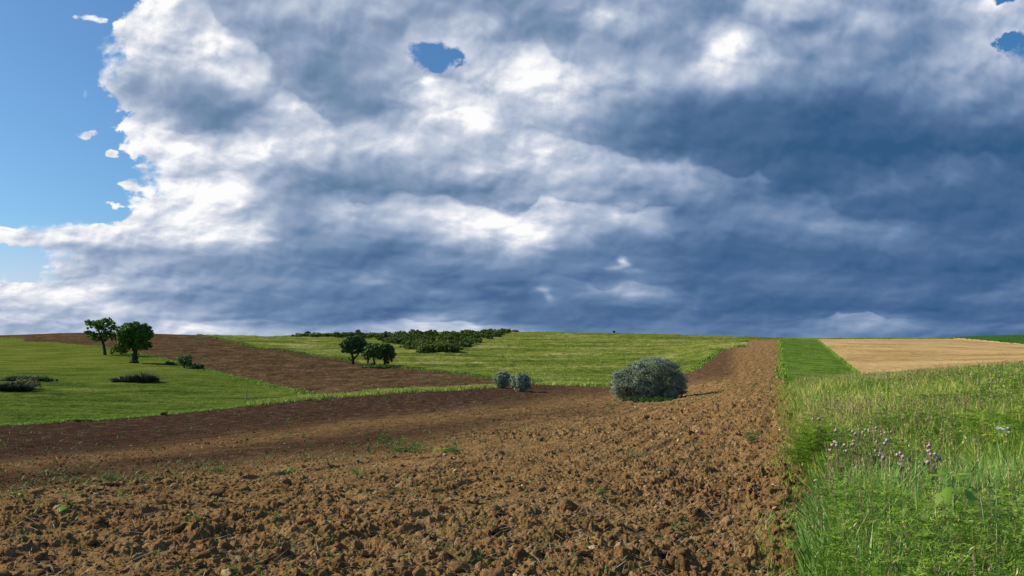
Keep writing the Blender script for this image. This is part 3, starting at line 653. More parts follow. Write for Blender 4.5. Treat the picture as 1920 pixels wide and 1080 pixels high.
# small weed seedlings over the ploughed ground, thick along the moist band
acc = Acc()
x, y = scatter_fan(15000, 5, 95, pw=.35); z = zbase(x / y, y); px, py = proj(x, y, z)
line = np.interp(px, [-400, 0, 150, 300, 420, 500, 700, 850, 1000, 1150, 1300, 1500], [960, 925, 905, 888, 876, 864, 846, 826, 800, 780, 750, 712])
pr = .10 + .6 * np.exp(-((py - line) / 16) ** 2) * np.clip(.7 + 1.5 * fbm(x * .3, y * .12, 3, 95), 0, 1.4) + .2 * np.clip(fbm(x * .15, y * .15, 3, 96) * 3 - .6, 0, 1)
ok = is_plough(x, y) & (rng.random(len(x)) < pr * np.where(y > 28, .45, 1)); x, y = x[ok], y[ok]
for _ in range(6):
    n = len(x); xx = x + rng.normal(0, .05, n) * (1 + y / 25); yy = y + rng.normal(0, .06, n) * (1 + y / 25)
    H = rng.uniform(.02, .075, n) * (.7 + y / 22); az = rng.uniform(0, 2 * pi, n)
    V, F, T = blades(np.stack([xx, yy, gdisp(xx, yy) - .01], -1), H, H * .22 + .004, az, rng.uniform(.2, .9, n), rng.uniform(.1, .6, n), rng.random(n), 2)
    acc.add(V, F, T)
o = acc.build('weed_seedlings', M_weed); tagk(o, 'stuff', 'small green weed seedlings sprouting across the ploughed soil', 'seedlings')

# ------------------------------------------------------------------ tall weeds on the right
def border(y): return .335 * y + .25 + .22 * fbm(y * .5, y * 0, 3, 8) + np.where(y < 14, .0, np.minimum((y - 14) * .012, .2))
def in_field(n, y0, y1, pw=1.5, marg=0.0, amax=.80):
    y = (y0 ** pw + (y1 ** pw - y0 ** pw) * rng.random(n)) ** (1 / pw)
    lo = border(y) + marg; hi = amax * y + .8
    x = lo + (hi - lo) * rng.random(n); return x, y
def hfac(x, y): return np.clip(.48 + (x - border(y)) / np.clip(y * .06, .5, 1.2), .48, 1) * (1 + .22 * fbm(x * .9, y * .9, 3, 111))
def ground3(x, y): return np.stack([x, y, zbase(x / y, y) - .02], -1)
acc = Acc()
for n, y0, y1, hs, wd, sg in ((36000, 3.0, 11, (.22, .60), .011, 3), (48000, 10, 24, (.32, .72), .016, 3), (42000, 22, 62, (.4, .82), .030, 2)):
    x, y = in_field(n, y0, y1); hf = hfac(x, y)
    H = rng.uniform(hs[0], hs[1], n) * hf
    tn = .42 + .30 * fbm(x * .55, y * .35, 4, 121) + rng.normal(0, .19, n) + np.clip((y - 9) / 40, 0, .24) + .10 * np.exp(-((x - border(y)) / .6) ** 2) * (y > 14) + .16 * np.clip(fbm(x * .8, y * .5, 3, 129) - .1, 0, 1) * (y < 16)
    V, F, T = blades(ground3(x, y), H, rng.uniform(.6, 1.5, n) * wd, rng.uniform(0, 2 * pi, n), rng.uniform(0, .35, n), rng.uniform(0, .6, n), np.clip(tn, 0, .9), sg)
    acc.add(V, F, T)
for n, y0, y1, hs, wd in ((16000, 1.2, 8, (.22, .6), .013), (16000, 6, 40, (.35, .75), .026)):     # the strip runs on to the right of the view
    y = (y0 ** 1.5 + (y1 ** 1.5 - y0 ** 1.5) * rng.random(n)) ** (1 / 1.5); x = np.where(y > 3, .80 * y + .8, border(y)) + rng.uniform(0, 1, n) * (.3 * y + 2.0); ok = x < 1.09 * y; x, y = x[ok], y[ok]; n = len(x)
    V, F, T = blades(ground3(x, y), rng.uniform(hs[0], hs[1], n), rng.uniform(.6, 1.5, n) * wd, rng.uniform(0, 2 * pi, n), rng.uniform(0, .35, n), rng.uniform(0, .6, n), np.clip(rng.normal(.45, .2, n), 0, .9), 2); acc.add(V, F, T)
n = 14000; x = rng.uniform(.35, 9, n); y = rng.uniform(-3.5, 4.5, n); ok = (x > 1.09 * y) & (x > .335 * y + .3) & (np.hypot(x, y) > .7); x, y = x[ok], y[ok]; n = len(x)
V, F, T = blades(np.stack([x, y, 0 * x - .06], -1), rng.uniform(.12, .4, n), rng.uniform(.008, .018, n), rng.uniform(0, 2 * pi, n), rng.uniform(0, .35, n), rng.uniform(0, .6, n), np.clip(rng.normal(.45, .2, n), 0, .9), 2); acc.add(V, F, T)
# a low fringe creeping into the plough
x = np.concatenate([rng.normal(-.12, .16, 5000)]); y = np.exp(rng.uniform(log(5), log(60), 5000)); x = border(y) + x * (.8 + y / 30)
n = len(x); V, F, T = blades(np.stack([x, y, gdisp(x, y) - .01], -1), rng.uniform(.03, .12, n) * (.8 + y / 25), rng.uniform(.003, .007, n) * (1 + y / 15), rng.uniform(0, 2 * pi, n), rng.uniform(.1, .8, n), rng.uniform(.1, .8, n), np.clip(rng.normal(.5, .15, n), 0, 1), 3)
acc.add(V, F, T)
o = acc.build('tall_grass', M_grass); tagk(o, 'stuff', 'tall wild grass filling the overgrown strip on the right', 'grass')
# broad blue-green couch grass in front
acc = Acc(); n = 17000
x, y = in_field(n, 3.0, 9.5); cl = fbm(x * .8, y * .8, 3, 131) - .22 * np.abs(x - .42 * y - .9)
ok = cl > -.32; x, y = x[ok], y[ok]; n = len(x)
V, F, T = blades(ground3(x, y), rng.uniform(.3, .68, n) * hfac(x, y), rng.uniform(.010, .024, n), rng.normal(.4, 1.2, n), rng.uniform(.05, .45, n), rng.uniform(0, .7, n), np.clip(rng.normal(.55, .25, n), 0, 1), 4)
acc.add(V, F, T)
o = acc.build('broad_grass', M_blue); tagk(o, 'stuff', 'broad bluish green grass blades at the front of the overgrown strip', 'grass')
# feathery weeds: stems carrying pinnate leaves
def feathery(x, y, H, nl=12, size=.13, z=None, tn0=.45):
    n = len(x); P, N, T_, L, Wd, tip = [], [], [], [], [], []
    gz = zbase(x / y, y) if z is None else z
    for i in range(nl):
        t = .25 + .75 * (i + rng.random(n) * .6) / nl; az = i * 2.4 + rng.uniform(0, 6.3, n) * .2 + x * 13
        el = rng.uniform(.1, .8, n); dirv = np.stack([np.cos(az) * np.cos(el), np.sin(az) * np.cos(el), np.sin(el)], -1)
        base = np.stack([x + .02 * i / nl, y, gz + H * t], -1)
        side = np.cross(dirv, np.array([0, 0, 1.])); side /= np.linalg.norm(side, axis=1, keepdims=True)
        ln = size * (1.15 - .5 * t) * rng.uniform(.7, 1.3, n)
        tone = np.clip(tn0 + rng.normal(0, .27, n) + .25 * (t - .6), 0, 1)  # shade put into the leaf tone: darker low on the stem
        for j in range(6):
            f = (j + .6) / 6; c = base + dirv * (ln * f)[:, None]; c[:, 2] -= ln * f * f * .35
            for sg in (-1, 1):
                d2 = dirv * .55 + side * sg; d2 /= np.linalg.norm(d2, axis=1, keepdims=True)
                ll = ln * .42 * (1.1 - f * .7)
                P.append(c + d2 * (ll * .5)[:, None]); N.append(np.cross(d2, dirv) * sg + rng.normal(0, .25, (n, 3))); T_.append(tone); L.append(ll); Wd.append(ll * .19); tip.append(d2)
    V, F, T = leaves(np.concatenate(P), np.concatenate(N), np.concatenate(L), np.concatenate(Wd), np.concatenate(T_), np.concatenate(tip))
    return V, F, T
acc = Acc()
for n, y0, y1, size, nl in ((1900, 3.2, 9.5, .15, 12), (2800, 9, 19, .24, 8), (2800, 18, 40, .36, 5)):
    x, y = in_field(n, y0, y1, marg=.15); cl = fbm(x * .45, y * .45, 3, 141) + .12 * (x - .5 * y); ok = cl > (.02 if y0 < 9 else .02); x, y = x[ok], y[ok]
    V, F, T = feathery(x, y, rng.uniform(.38, .72, len(x)) * hfac(x, y), nl, size); acc.add(V, F, T)
o = acc.build('feathery_weeds', M_feather); tagk(o, 'stuff', 'dark green feathery leaved weeds growing thick between the grasses', 'weeds')
# dry and reddish seed stems
acc = Acc()
for n, y0, y1, wd in ((700, 3.2, 9, .0045), (2600, 9, 22, .009), (5200, 20, 60, .016)):
    x, y = in_field(n, y0, y1, marg=.1); cl = fbm(x * .35, y * .25, 3, 151); ok = cl > (.05 if y0 < 5 else -.12); x, y = x[ok], y[ok]; n = len(x)
    H = rng.uniform(.5, .85, n) * hfac(x, y); az = rng.uniform(0, 6.3, n); ln = rng.uniform(0, .3, n); tn = np.clip(rng.normal(.5, .25, n), 0, 1)
    G = ground3(x, y); V, F, T = blades(G, H, np.full(n, wd), az, ln, 0 * ln, tn, 2); acc.add(V, F, T)
    for q in range(7):                                   # seed tufts up the top third
        t = .62 + .4 * q / 7
        Pq = G + np.stack([np.cos(az) * ln * H * t, np.sin(az) * ln * H * t, H * t], -1)
        V, F, T = leaves(Pq + rng.normal(0, wd * 1.2, (n, 3)), rng.normal(size=(n, 3)), H * .06, wd * 2.0, tn, np.stack([rng.normal(0, .5, n), rng.normal(0, .5, n), np.ones(n)], -1)); acc.add(V, F, T)
o = acc.build('seed_stems', M_dry); tagk(o, 'stuff', 'dry reddish and tan seed stems standing above the green weeds', 'dry stems')

# ------------------------------------------------------------------ distant grass: verge, field edges, meadow and pasture tufts
acc = Acc()
def poly_line(pts, n, spread):
    P = np.array([at(*p)[:2] for p in pts]); seg = np.linalg.norm(np.diff(P, axis=0), axis=1); cum = np.concatenate([[0], np.cumsum(seg)])
    s = rng.uniform(0, cum[-1], n); x = np.interp(s, cum, P[:, 0]); y = np.interp(s, cum, P[:, 1])
    return x + rng.normal(0, spread, n) * .5, y + rng.normal(0, spread, n)
def tufts(x, y, h0, h1, tn, wd=.10):
    n = len(x); return blades(np.stack([x, y, gdisp(x, y) - .04], -1), rng.uniform(h0, h1, n), np.full(n, wd) * rng.uniform(.5, 1.4, n), rng.uniform(0, 6.3, n), rng.uniform(0, .4, n), rng.uniform(0, .5, n), np.clip(tn, 0, 1), 2)
x, y = poly_line([(-60, 803), (0, 799), (150, 790), (300, 778), (420, 766), (500, 758)], 9000, .5); acc.add(*tufts(x, y + .3, 0.06, .2, rng.normal(.5, .13, len(x)), .045))
x, y = poly_line([(480, 759), (560, 751), (640, 744), (760, 736), (850, 731.5), (925, 726)], 13000, .9); acc.add(*tufts(x, y + .5, .2, .48, np.where(rng.random(len(x)) < .45, rng.normal(.34, .1, len(x)), rng.normal(.82, .07, len(x))), .06))
x, y = poly_line([(370, 629), (480, 652), (560, 662), (650, 677), (700, 685), (760, 692), (850, 699), (920, 709), (1000, 716), (1060, 720), (1140, 727)], 9000, .8); acc.add(*tufts(x, y + .3, .15, .4, rng.normal(.25, .14, len(x)), .10))
x, y = poly_line([(1290, 699), (1330, 672), (1348, 658), (1365, 654), (1395, 650)], 2600, .8); acc.add(*tufts(x, y, .12, .35, rng.normal(.38, .16, len(x)), .13))
x, y = poly_line([(170, 648), (250, 662), (300, 672), (350, 686), (400, 697), (480, 716), (560, 735), (600, 741)], 6500, .8); acc.add(*tufts(x, y, .1, .32, rng.normal(.4, .15, len(x)), .09))
x, y = poly_line([(1020, 722), (1060, 723), (1110, 724)], 1500, 1.6); acc.add(*tufts(x, y + 3, .2, .45, rng.normal(.74, .1, len(x)), .09))
x, y = poly_line([(1455, 712), (1456, 690), (1457, 660), (1458, 642)], 1500, .6); acc.add(*tufts(x + .5, y, .2, .4, rng.normal(.45, .15, len(x)), .12))
o = acc.build('grass_verges', M_grass); tagk(o, 'stuff', 'rough grass growing along the margins between the fields', 'grass')
acc = Acc()
x, y = scatter_fan(60000, 42, 215, .1, .8, -.85); ok = regions(x, y, zbase(x / y, y)) == 1; x, y = x[ok], y[ok]
low = y < 100 + 14 * fbm(x * .05, y * .05, 2, 3); acc.add(*tufts(x[low], y[low], .03, .12, .36 + .28 * fbm(x[low] * .2, y[low] * .3, 3, 161) + rng.normal(0, .1, low.sum()), .035))
acc.add(*tufts(x[~low], y[~low], .02, .07, .60 + .2 * fbm(x[~low] * .1, y[~low] * .4, 3, 162) + rng.normal(0, .06, (~low).sum()), .06))
o = acc.build('meadow_grass', M_grass); tagk(o, 'stuff', 'short green grass tufts covering the left meadow', 'grass')
acc = Acc()
x, y = scatter_fan(60000, 85, 420, .42, 1.0, -.42); ok = regions(x, y, zbase(x / y, y)) == 3; x, y = x[ok], y[ok]
tn = .50 + .75 * fbm(x * .03, y * .08, 4, 171) + rng.normal(0, .24, len(x)); acc.add(*tufts(x, y, .08, .26, tn, .11))
o = acc.build('pasture_grass', M_grass); tagk(o, 'stuff', 'long yellow green grass tufts over the central hillside', 'grass')

# ------------------------------------------------------------------ trees and bushes
def crown(blobs, n, leaf, mt, name, parent, tone0=.5, inner=.55, flat=1.0, asp=.6):
    """leaves in many small clumps inside the given ellipsoids (x,y,z,rx,ry,rz)"""
    B = np.array(blobs, float); vol = (B[:, 3] * B[:, 4] * B[:, 5]) ** .8; vol /= vol.sum()
    n = int(n * 3.2); leaf = leaf * .92; nc = max(12, n // 48); bi = rng.choice(len(B), nc, p=vol)
    d = rng.normal(size=(nc, 3)); d /= np.linalg.norm(d, axis=1, keepdims=True)
    r = inner + (1 - inner) * rng.random(nc) ** .5
    C0 = B[bi, :3] + d * r[:, None] * B[bi, 3:]
    cr = (B[bi, 3:].mean(1)) * rng.uniform(.13, .34, nc); ct = rng.normal(tone0, .13, nc)
    ci = rng.integers(0, nc, n); dd = rng.normal(size=(n, 3)); dd /= np.linalg.norm(dd, axis=1, keepdims=True)
    P = C0[ci] + dd * (cr[ci] * rng.random(n) ** .45)[:, None] * np.array([1, 1, .75])
    Nn = dd + rng.normal(0, .5, (n, 3)) + np.array([0, 0, .35])
    V, F, T = leaves(P, Nn, leaf * rng.uniform(.7, 1.4, n), leaf * asp * rng.uniform(.7, 1.3, n), np.clip(ct[ci] + rng.normal(0, .14, n), 0, 1))
    return mesh_np(name, V, F, mt, parent, False, {'tone': T})
def trunkm(lines, parent, mt=None, name='trunk'):
    acc = Acc()
    for pts, r0, r1 in lines:
        pts = np.array(pts, float); k = len(pts); V, F = tube(pts, np.linspace(r0, r1, k), 7); acc.add(V, F, .5)
    return acc.build(name, mt or M_bark, parent, True)
def tree(px, py, label, blobs, lines, n, leaf, mt, group, tone0=.5, inner=.45, name='broadleaf_tree'):
    x, y, z = at(px, py); z = float(gdisp(np.array([x]), np.array([y]))[0]); s = y / F0
    t = thing(name, label, 'tree', (x, y, z - .05), group)
    # blobs and limbs given in picture-plane offsets scaled to metres, with depth of their own
    wd_ = 1.16 if group else 1.04
    B = [(bx * s, by * s, bz * s, rx * s * wd_, ry * s, rz * s * (1.08 if group else 1)) for bx, by, bz, rx, ry, rz in blobs]
    L = [([(q[0] * s, q[1] * s, q[2] * s) for q in pts], r0, r1) for pts, r0, r1 in lines]
    trunkm(L, t); crown(B, n, leaf, mt, 'crown', t, tone0, inner)
    return t
tree(197, 666, 'airy broadleaf tree with a leaning bare trunk, left of its denser neighbour on the meadow',
     [(-22, 0, 56, 18, 16, 12), (-4, 4, 58, 18, 18, 11), (8, -4, 50, 13, 16, 16), (-28, -4, 38, 14, 12, 8), (-14, 3, 33, 14, 14, 8), (2, 2, 36, 12, 14, 10), (12, 0, 32, 9, 10, 10), (3, 3, 64, 8, 8, 6), (-34, 2, 60, 8, 8, 6)],
     [([(0, 0, -2), (-1, 0, 8), (-4, 1, 20), (-9, 1, 32), (-14, 2, 44), (-20, 1, 56)], .32, .08), ([(-5, 1, 22), (2, -2, 34), (6, -3, 50)], .16, .05), ([(-9, 1, 32), (-24, -3, 38)], .12, .05), ([(-12, 1, 38), (-4, 4, 56)], .13, .05)],
     3300, .30, M_tree, None, .55, .35)
tree(250, 681, 'dense round broadleaf tree with an ivy covered trunk on the meadow',
     [(-10, 0, 56, 20, 22, 18), (12, 3, 56, 20, 20, 19), (0, -3, 66, 16, 16, 12), (-16, 2, 42, 14, 16, 14), (18, -2, 40, 16, 16, 14), (0, 0, 38, 16, 18, 14), (27, 0, 56, 8, 10, 12), (-24, 0, 62, 9, 10, 9), (2, 0, 14, 7, 7, 13), (0, 0, 4, 9, 8, 4), (24, 2, 32, 9, 9, 7)],
     [([(0, 0, -2), (1, 0, 8), (3, 0, 20), (4, 0, 34), (2, 0, 50)], .5, .15), ([(3, 0, 20), (-12, 1, 44)], .25, .08), ([(3, 0, 22), (20, 0, 44)], .22, .08)],
     8500, .30, M_tree, None, .40, .4)
G4 = 'four small trees in a row on the field edge'
tree(662, 683, 'tallest dark broadleaf tree with a forked trunk, leftmost of the row of four',
     [(-8, 0, 38, 15, 14, 11), (6, 2, 42, 15, 14, 10), (-2, -2, 46, 12, 12, 8), (16, 0, 34, 9, 10, 10), (-14, 0, 30, 9, 9, 7), (2, 0, 28, 12, 12, 7), (-4, 1, 13, 5, 5, 5)],
     [([(0, 0, -2), (0, 0, 12), (-3, 0, 24), (-5, 0, 36)], .35, .1), ([(0, 0, 11), (8, 0, 18), (14, 1, 30)], .24, .08)], 5200, .32, M_treed, G4, .5, .4)
tree(690, 683, 'slim grey leaved tree half hidden between the tallest and the third of the row',
     [(0, 0, 30, 12, 12, 10), (-5, 0, 20, 8, 8, 8), (4, 0, 22, 8, 8, 8), (0, 0, 12, 5, 5, 5)], [([(0, 0, -2), (0, 0, 12), (-1, 0, 26)], .25, .08)], 2200, .32, M_treed, G4, .6, .4)
tree(701, 688, 'greyish tree with a thin curved trunk, third in the row of four',
     [(-4, 0, 33, 12, 12, 9), (4, 0, 36, 10, 10, 8), (-9, 0, 25, 9, 9, 7), (5, 0, 24, 8, 8, 7)], [([(0, 0, -2), (1, 0, 8), (-2, 0, 20), (-5, 0, 30)], .24, .08), ([(0, 0, 10), (5, 0, 24)], .12, .05)], 3000, .32, M_treed, G4, .7, .4)
tree(721, 687, 'dark round tree with a drooping right side, rightmost of the row of four',
     [(0, 0, 32, 15, 14, 11), (-6, 0, 24, 10, 10, 9), (9, 0, 26, 10, 10, 12), (2, 0, 38, 9, 9, 6), (6, 0, 12, 8, 7, 5)], [([(0, 0, -2), (0, 0, 12), (0, 0, 28)], .3, .1), ([(0, 0, 12), (8, 0, 24)], .14, .06)], 4800, .32, M_treed, G4, .42, .4)
def bush(px, py, wpx, hpx, label, mt, n, leaf, group=None, tone0=.5, nb=7, name='bush', cat='bush', asp=.6, inner=.5, hs=.45, stems=True):
    x, y, z = at(px, py); z = float(gdisp(np.array([x]), np.array([y]))[0]); s = y / F0; Wm, Hm = wpx * s, hpx * s
    t = thing(name, label, cat, (x, y, z - .05), group)
    B = [(0, 0, Hm * .5, Wm * .36, Wm * .36, Hm * .44)]
    for i in range(nb):
        r = rng.uniform(.18, .30); B.append((rng.uniform(-.34, .34) * Wm, rng.uniform(-.3, .3) * Wm, Hm * rng.uniform(.25, .72), Wm * r * .8, Wm * r * .8, Hm * r))
    if stems: trunkm([([(0, 0, -.1), (b[0] * .5, b[1] * .5, b[2] * .6), (b[0], b[1], b[2] + b[5] * .5)], .02 * Hm + .02, .01 * Hm) for b in B[1:5]], t, name='stems')
    crown(B, n, leaf, mt, 'foliage', t, tone0, inner, asp=asp)
    return t
# large silver bush
x, y, z = at(1215, 751); z = float(gdisp(np.array([x]), np.array([y]))[0]); s = y / F0
t = thing('silver_bush', 'large silvery grey leaved bush standing alone in the ploughed field', 'bush', (x, y, z - .05))
B = [(-32, 0, 28, 32, 36, 22), (-4, 0, 36, 34, 40, 30), (32, 5, 36, 32, 38, 32), (-52, -5, 28, 19, 22, 22), (-45, 10, 46, 22, 24, 14), (10, -5, 62, 34, 34, 20), (34, 0, 60, 26, 28, 18), (58, 0, 32, 15, 22, 22), (-12, -20, 20, 26, 22, 17), (-50, -8, 14, 16, 16, 12), (26, -16, 18, 26, 22, 14), (-20, 0, 60, 22, 24, 14), (-22, -10, 6, 14, 14, 6), (10, -10, 7, 16, 14, 7)]
trunkm([([(0, 0, -2 * s), (b[0] * .3 * s, b[1] * .3 * s, b[2] * .4 * s), (b[0] * .8 * s, b[1] * .8 * s, b[2] * s)], .10, .025) for b in B[:9]], t, name='stems')
B += [(rng.uniform(-66, 66), rng.uniform(-30, 10), 0, 7, 8, 6) for _ in range(22)]
B = [b if b[3] > 8 or b[2] > 0 else (b[0], b[1], 12 + 62 * math.sqrt(max(.02, 1 - (b[0] / 72) ** 2)) * rng.uniform(.5, 1), b[3], b[4], b[5]) for b in B]
crown([tuple(q * s for q in b) for b in B], 27000, .115, M_silver, 'foliage', t, .5, .62, asp=.38)
for (px, py, ww, hh, lb) in [(941, 728, 36, 34, 'small silvery bush at the end of the grass verge, left of its twin'), (978, 735, 41, 38, 'small silvery bush on dark ploughed soil, right of its twin')]:
    bush(px, py, ww * 1.12, hh, lb, M_silver, 7000, .14, 'pair of small silver bushes', .55, 6, 'silver_bush', asp=.4)
# thicket on the skyline
poly = [(548, 631), (600, 633), (700, 637), (740, 646), (770, 656), (792, 663), (838, 664), (860, 656), (890, 647), (905, 639), (945, 630), (968, 624), (900, 624.5), (800, 627), (700, 630), (600, 630.5)]
def inside(p, x, y):
    c = False; j = len(p) - 1
    for i in range(len(p)):
        if (p[i][1] > y) != (p[j][1] > y) and x < (p[j][0] - p[i][0]) * (y - p[i][1]) / (p[j][1] - p[i][1]) + p[i][0]: c = not c
        j = i
    return c
spots = []
while len(spots) < 140:
    px = rng.uniform(548, 968); py = rng.uniform(623, 664)
    if inside(poly, px, py) and all(abs(px - q[0]) / 11 + abs(py - q[1]) / 2.6 > .5 for q in spots[-60:]): spots.append((px, py))
spots += [(px + rng.uniform(-3, 3), 631.2 + rng.uniform(-.6, .8)) for px in np.linspace(552, 700, 26)]
spots.sort(key=lambda q: -q[1])
for i, (px, py) in enumerate(spots):
    hh = rng.uniform(7, 13) + max(0, (py - 640) * .30); wwd = hh * rng.uniform(1.9, 3.0)
    if px < 700 and py < 634: hh *= .60; wwd *= .95
    x, y, z = at(px, py, 150); s = y / F0
    z = float(gdisp(np.array([x]), np.array([y]))[0])
    lab = 'green shrub in the lower front lobe of the hilltop thicket' if py > 648 else 'small shrub in the thin skyline hedge left of the thicket' if px < 690 else 'green shrub in the upper belt of the hilltop thicket along the skyline'
    t = thing('shrub', lab, 'shrub', (x, y, z - .1), 'shrubs of the hilltop thicket')
    Wm, Hm = wwd * s, hh * s
    B = [(0, 0, Hm * .42, Wm * .42, Wm * .36, Hm * .46)] + [(rng.uniform(-.35, .35) * Wm, rng.uniform(-.2, .2) * Wm, Hm * rng.uniform(.3, .8), Wm * .2, Wm * .2, Hm * .26) for _ in range(4)]
    crown(B, 800, .42, M_bush, 'foliage', t, rng.uniform(.3, .75), .5)
for px, py, ww, hh, lb in [(671, 634, 16, 16, 'rounded green tree rising above the thicket behind the row of four'), (578, 630, 13, 9, 'bush standing out at the left end of the skyline thicket'), (943, 625, 14, 11, 'upright dark bush at the right end of the thicket'), (966, 622.5, 20, 5, 'low flat bush on the skyline just right of the thicket'), (1151, 625.6, 6, 4, 'tiny dark bush alone on the skyline above the pasture'), (920, 627, 12, 11, 'pointed bush near the right end of the thicket')]:
    bush(px, py, ww, hh, lb, M_bush, 1100, .34, None, .4, 5, stems=False)
# left meadow growth
bush(226, 664, 34, 22, 'pale green shrub between the two meadow trees', M_bush, 2200, .22, None, .75, 6)
bush(346, 690, 36, 26, 'thorny sapling bush on the meadow edge right of the ivy covered tree', M_treed, 1500, .2, None, .7, 6, inner=.2)
bush(372, 692, 26, 9, 'low dark bush at the corner of meadow and brown field', M_treed, 1400, .18, None, .4, 5)
bush(318, 684, 22, 7, 'low green bush left of the thorny sapling', M_bush, 900, .18, None, .5, 5)
def brush(px, py, wpx, hpx, label, n, leafy, mt):
    x, y, z = at(px, py); z = float(gdisp(np.array([x]), np.array([y]))[0]); s = y / F0; Wm, Hm = wpx * s, hpx * s
    t = thing('brush_pile', label, 'brush pile', (x, y, z - .05))
    acc = Acc(); r = rng.random(n) ** .6; th = rng.uniform(0, 6.3, n)
    cx, cy = np.cos(th) * r * Wm * .42, np.sin(th) * r * Wm * .22
    h = Hm * np.sqrt(np.clip(1 - r ** 2, .05, 1)) * rng.uniform(.35, 1.1, n) * np.clip(.85 + .75 * vn(cx * .9 + 7 * px, cx * 0 + .5, 9), .25, 1.35)
    V, F, T = blades(np.stack([cx, cy, 0 * cx], -1), h, np.full(n, .05), rng.uniform(0, 6.3, n), rng.uniform(0, 2.2, n), rng.uniform(0, .9, n), rng.random(n), 2)
    acc.add(V, F, T); acc.build('twigs', M_twig, t)
    if leafy: crown([(Wm * .1, -.3, Hm * .28, Wm * .36, Wm * .18, Hm * .3), (Wm * .32, 0, Hm * .15, Wm * .18, Wm * .12, Hm * .18)], leafy, .17, mt, 'foliage', t, .35, .5)
    return t
brush(252, 717, 96, 22, 'long heap of dark dead brambles on the meadow below the ivy covered tree', 5200, 1500, M_treed)
brush(18, 734, 84, 28, 'dark bramble heap at the left end of the meadow beside a yellowish bush', 4200, 1200, M_treed)
bush(48, 730, 62, 18, 'yellow green bush growing over the left bramble heap', M_yell, 1800, .2, None, .5, 8)
brush(45, 714, 120, 11, 'low dark heap of scrub behind the yellowish bush', 2600, 1500, M_treed)
for px, py, ww, hh, lb in [(145, 792, 12, 7, 'small green tussock at the ploughed edge of the meadow, nearer the left'), (308, 779, 18, 9, 'green tussock on the ploughed edge of the meadow, larger of the two')]:
    bush(px, py, ww, hh, lb, M_bush, 500, .09, None, .4, 4, 'tussock', 'grass tussock', stems=False)
bush(1225, 754, 90, 8, 'strip of low green weeds under the large silver bush', M_weed, 1500, .09, None, .3, 9, 'weed_patch', 'weeds', stems=False)
bush(706, 690, 60, 6, 'strip of dark undergrowth below the row of four trees', M_tree, 1500, .25, None, .5, 9, 'undergrowth', 'undergrowth', stems=False)
# leaning stake
x, y, z = at(460.5, 749); z = float(gdisp(np.array([x]), np.array([y]))[0])
t = thing('wooden_stake', 'thin leaning wooden stake standing in the meadow near the grass verge', 'stake', (x, y, z))
V, F = tube([(0, 0, -.1), (.07, 0, .45), (.17, 0, .88)], [.05, .045, .035], 6); mesh_np('shaft', V, F, M_wood, t)

# ------------------------------------------------------------------ single plants
def spot(px, py, d):
    """a spot on a bearing at a given distance; returns ground point and height up to the sight level py"""
    a = pxpy2a(px, py); x, y = a * d, d; z = zg(x, y); return x, y, z, EYE + py2e(py) * d - z
def thistle(px, py, d, nh, spread, label):
    x, y, z, H = spot(px, py, d); H = min(max(H, .35), 1.25)
    t = thing('thistle', label, 'thistle', (x, y, z), 'thistles gone to seed')
    acc = Acc(); heads = []
    for i in range(nh):
        hx, hy = rng.normal(0, spread, 2) * np.array([1, .5]); hz = H - abs(rng.normal(0, .09)); heads.append((hx, hy, hz))
        V, F = tube([(0, 0, -.02), (hx * .15, hy * .15, H * .5), (hx * .55, hy * .55, hz - .13), (hx, hy, hz)], [.005, .004, .003, .002], 4); acc.add(V, F, .55)
    acc.build('stem', M_dry, t)
    n = 60; P = np.stack([rng.normal(0, .05, n), rng.normal(0, .05, n), rng.uniform(.1, H - .12, n)], -1)
    V, F, T = leaves(P, rng.normal(size=(n, 3)) + [0, 0, 1], rng.uniform(.05, .12, n), .02, rng.random(n)); mesh_np('leaves', V, F, M_weed, t, attrs={'tone': T})
    v, f = ico(2)
    for hx, hy, hz in heads:
        r = rng.uniform(.011, .020); up = np.clip(v[:, 2], -1, 1)
        q = v * r * np.array([1, 1, 1.2]) * (1 + .18 * rng.normal(size=(len(v), 1))); q[:, :2] *= (1 - .35 * (up < -.2))[:, None]
        mesh_np('flower_head', q + np.array([hx, hy, hz]), f, M_pink, t, attrs={'tone': np.clip(.55 + .5 * up + rng.normal(0, .15, len(v)), 0, 1)})
for a_ in [(1604, 806, 10.5, 11, .13, 'thistle with crowded pale pink seed heads, left of the tallest pink cluster'), (1637, 800, 10.2, 14, .14, 'thistle with the densest cluster of pink heads among the weeds'), (1573, 826, 9.6, 9, .10, 'shorter thistle with pinkish heads, leftmost low cluster near the feathery clump'), (1653, 826, 9.4, 4, .05, 'thistle with a few white fluffy heads below the dense pink cluster'),
           (1690, 850, 8.4, 10, .10, 'thistle with brownish pink heads between the dense cluster and the pale one'), (1745, 836, 8.2, 11, .07, 'thistle with large pale fluffy heads above the young sunflower'), (1534, 785, 12.4, 6, .06, 'thistle with small white heads rising behind the feathery clump'), (1838, 712, 22, 14, .28, 'thistle patch with fluffy whitish heads far back at the right'), (1872, 724, 18, 12, .22, 'thistle with dull pink heads near the right edge, nearer than the whitish patch')]: thistle(*a_)
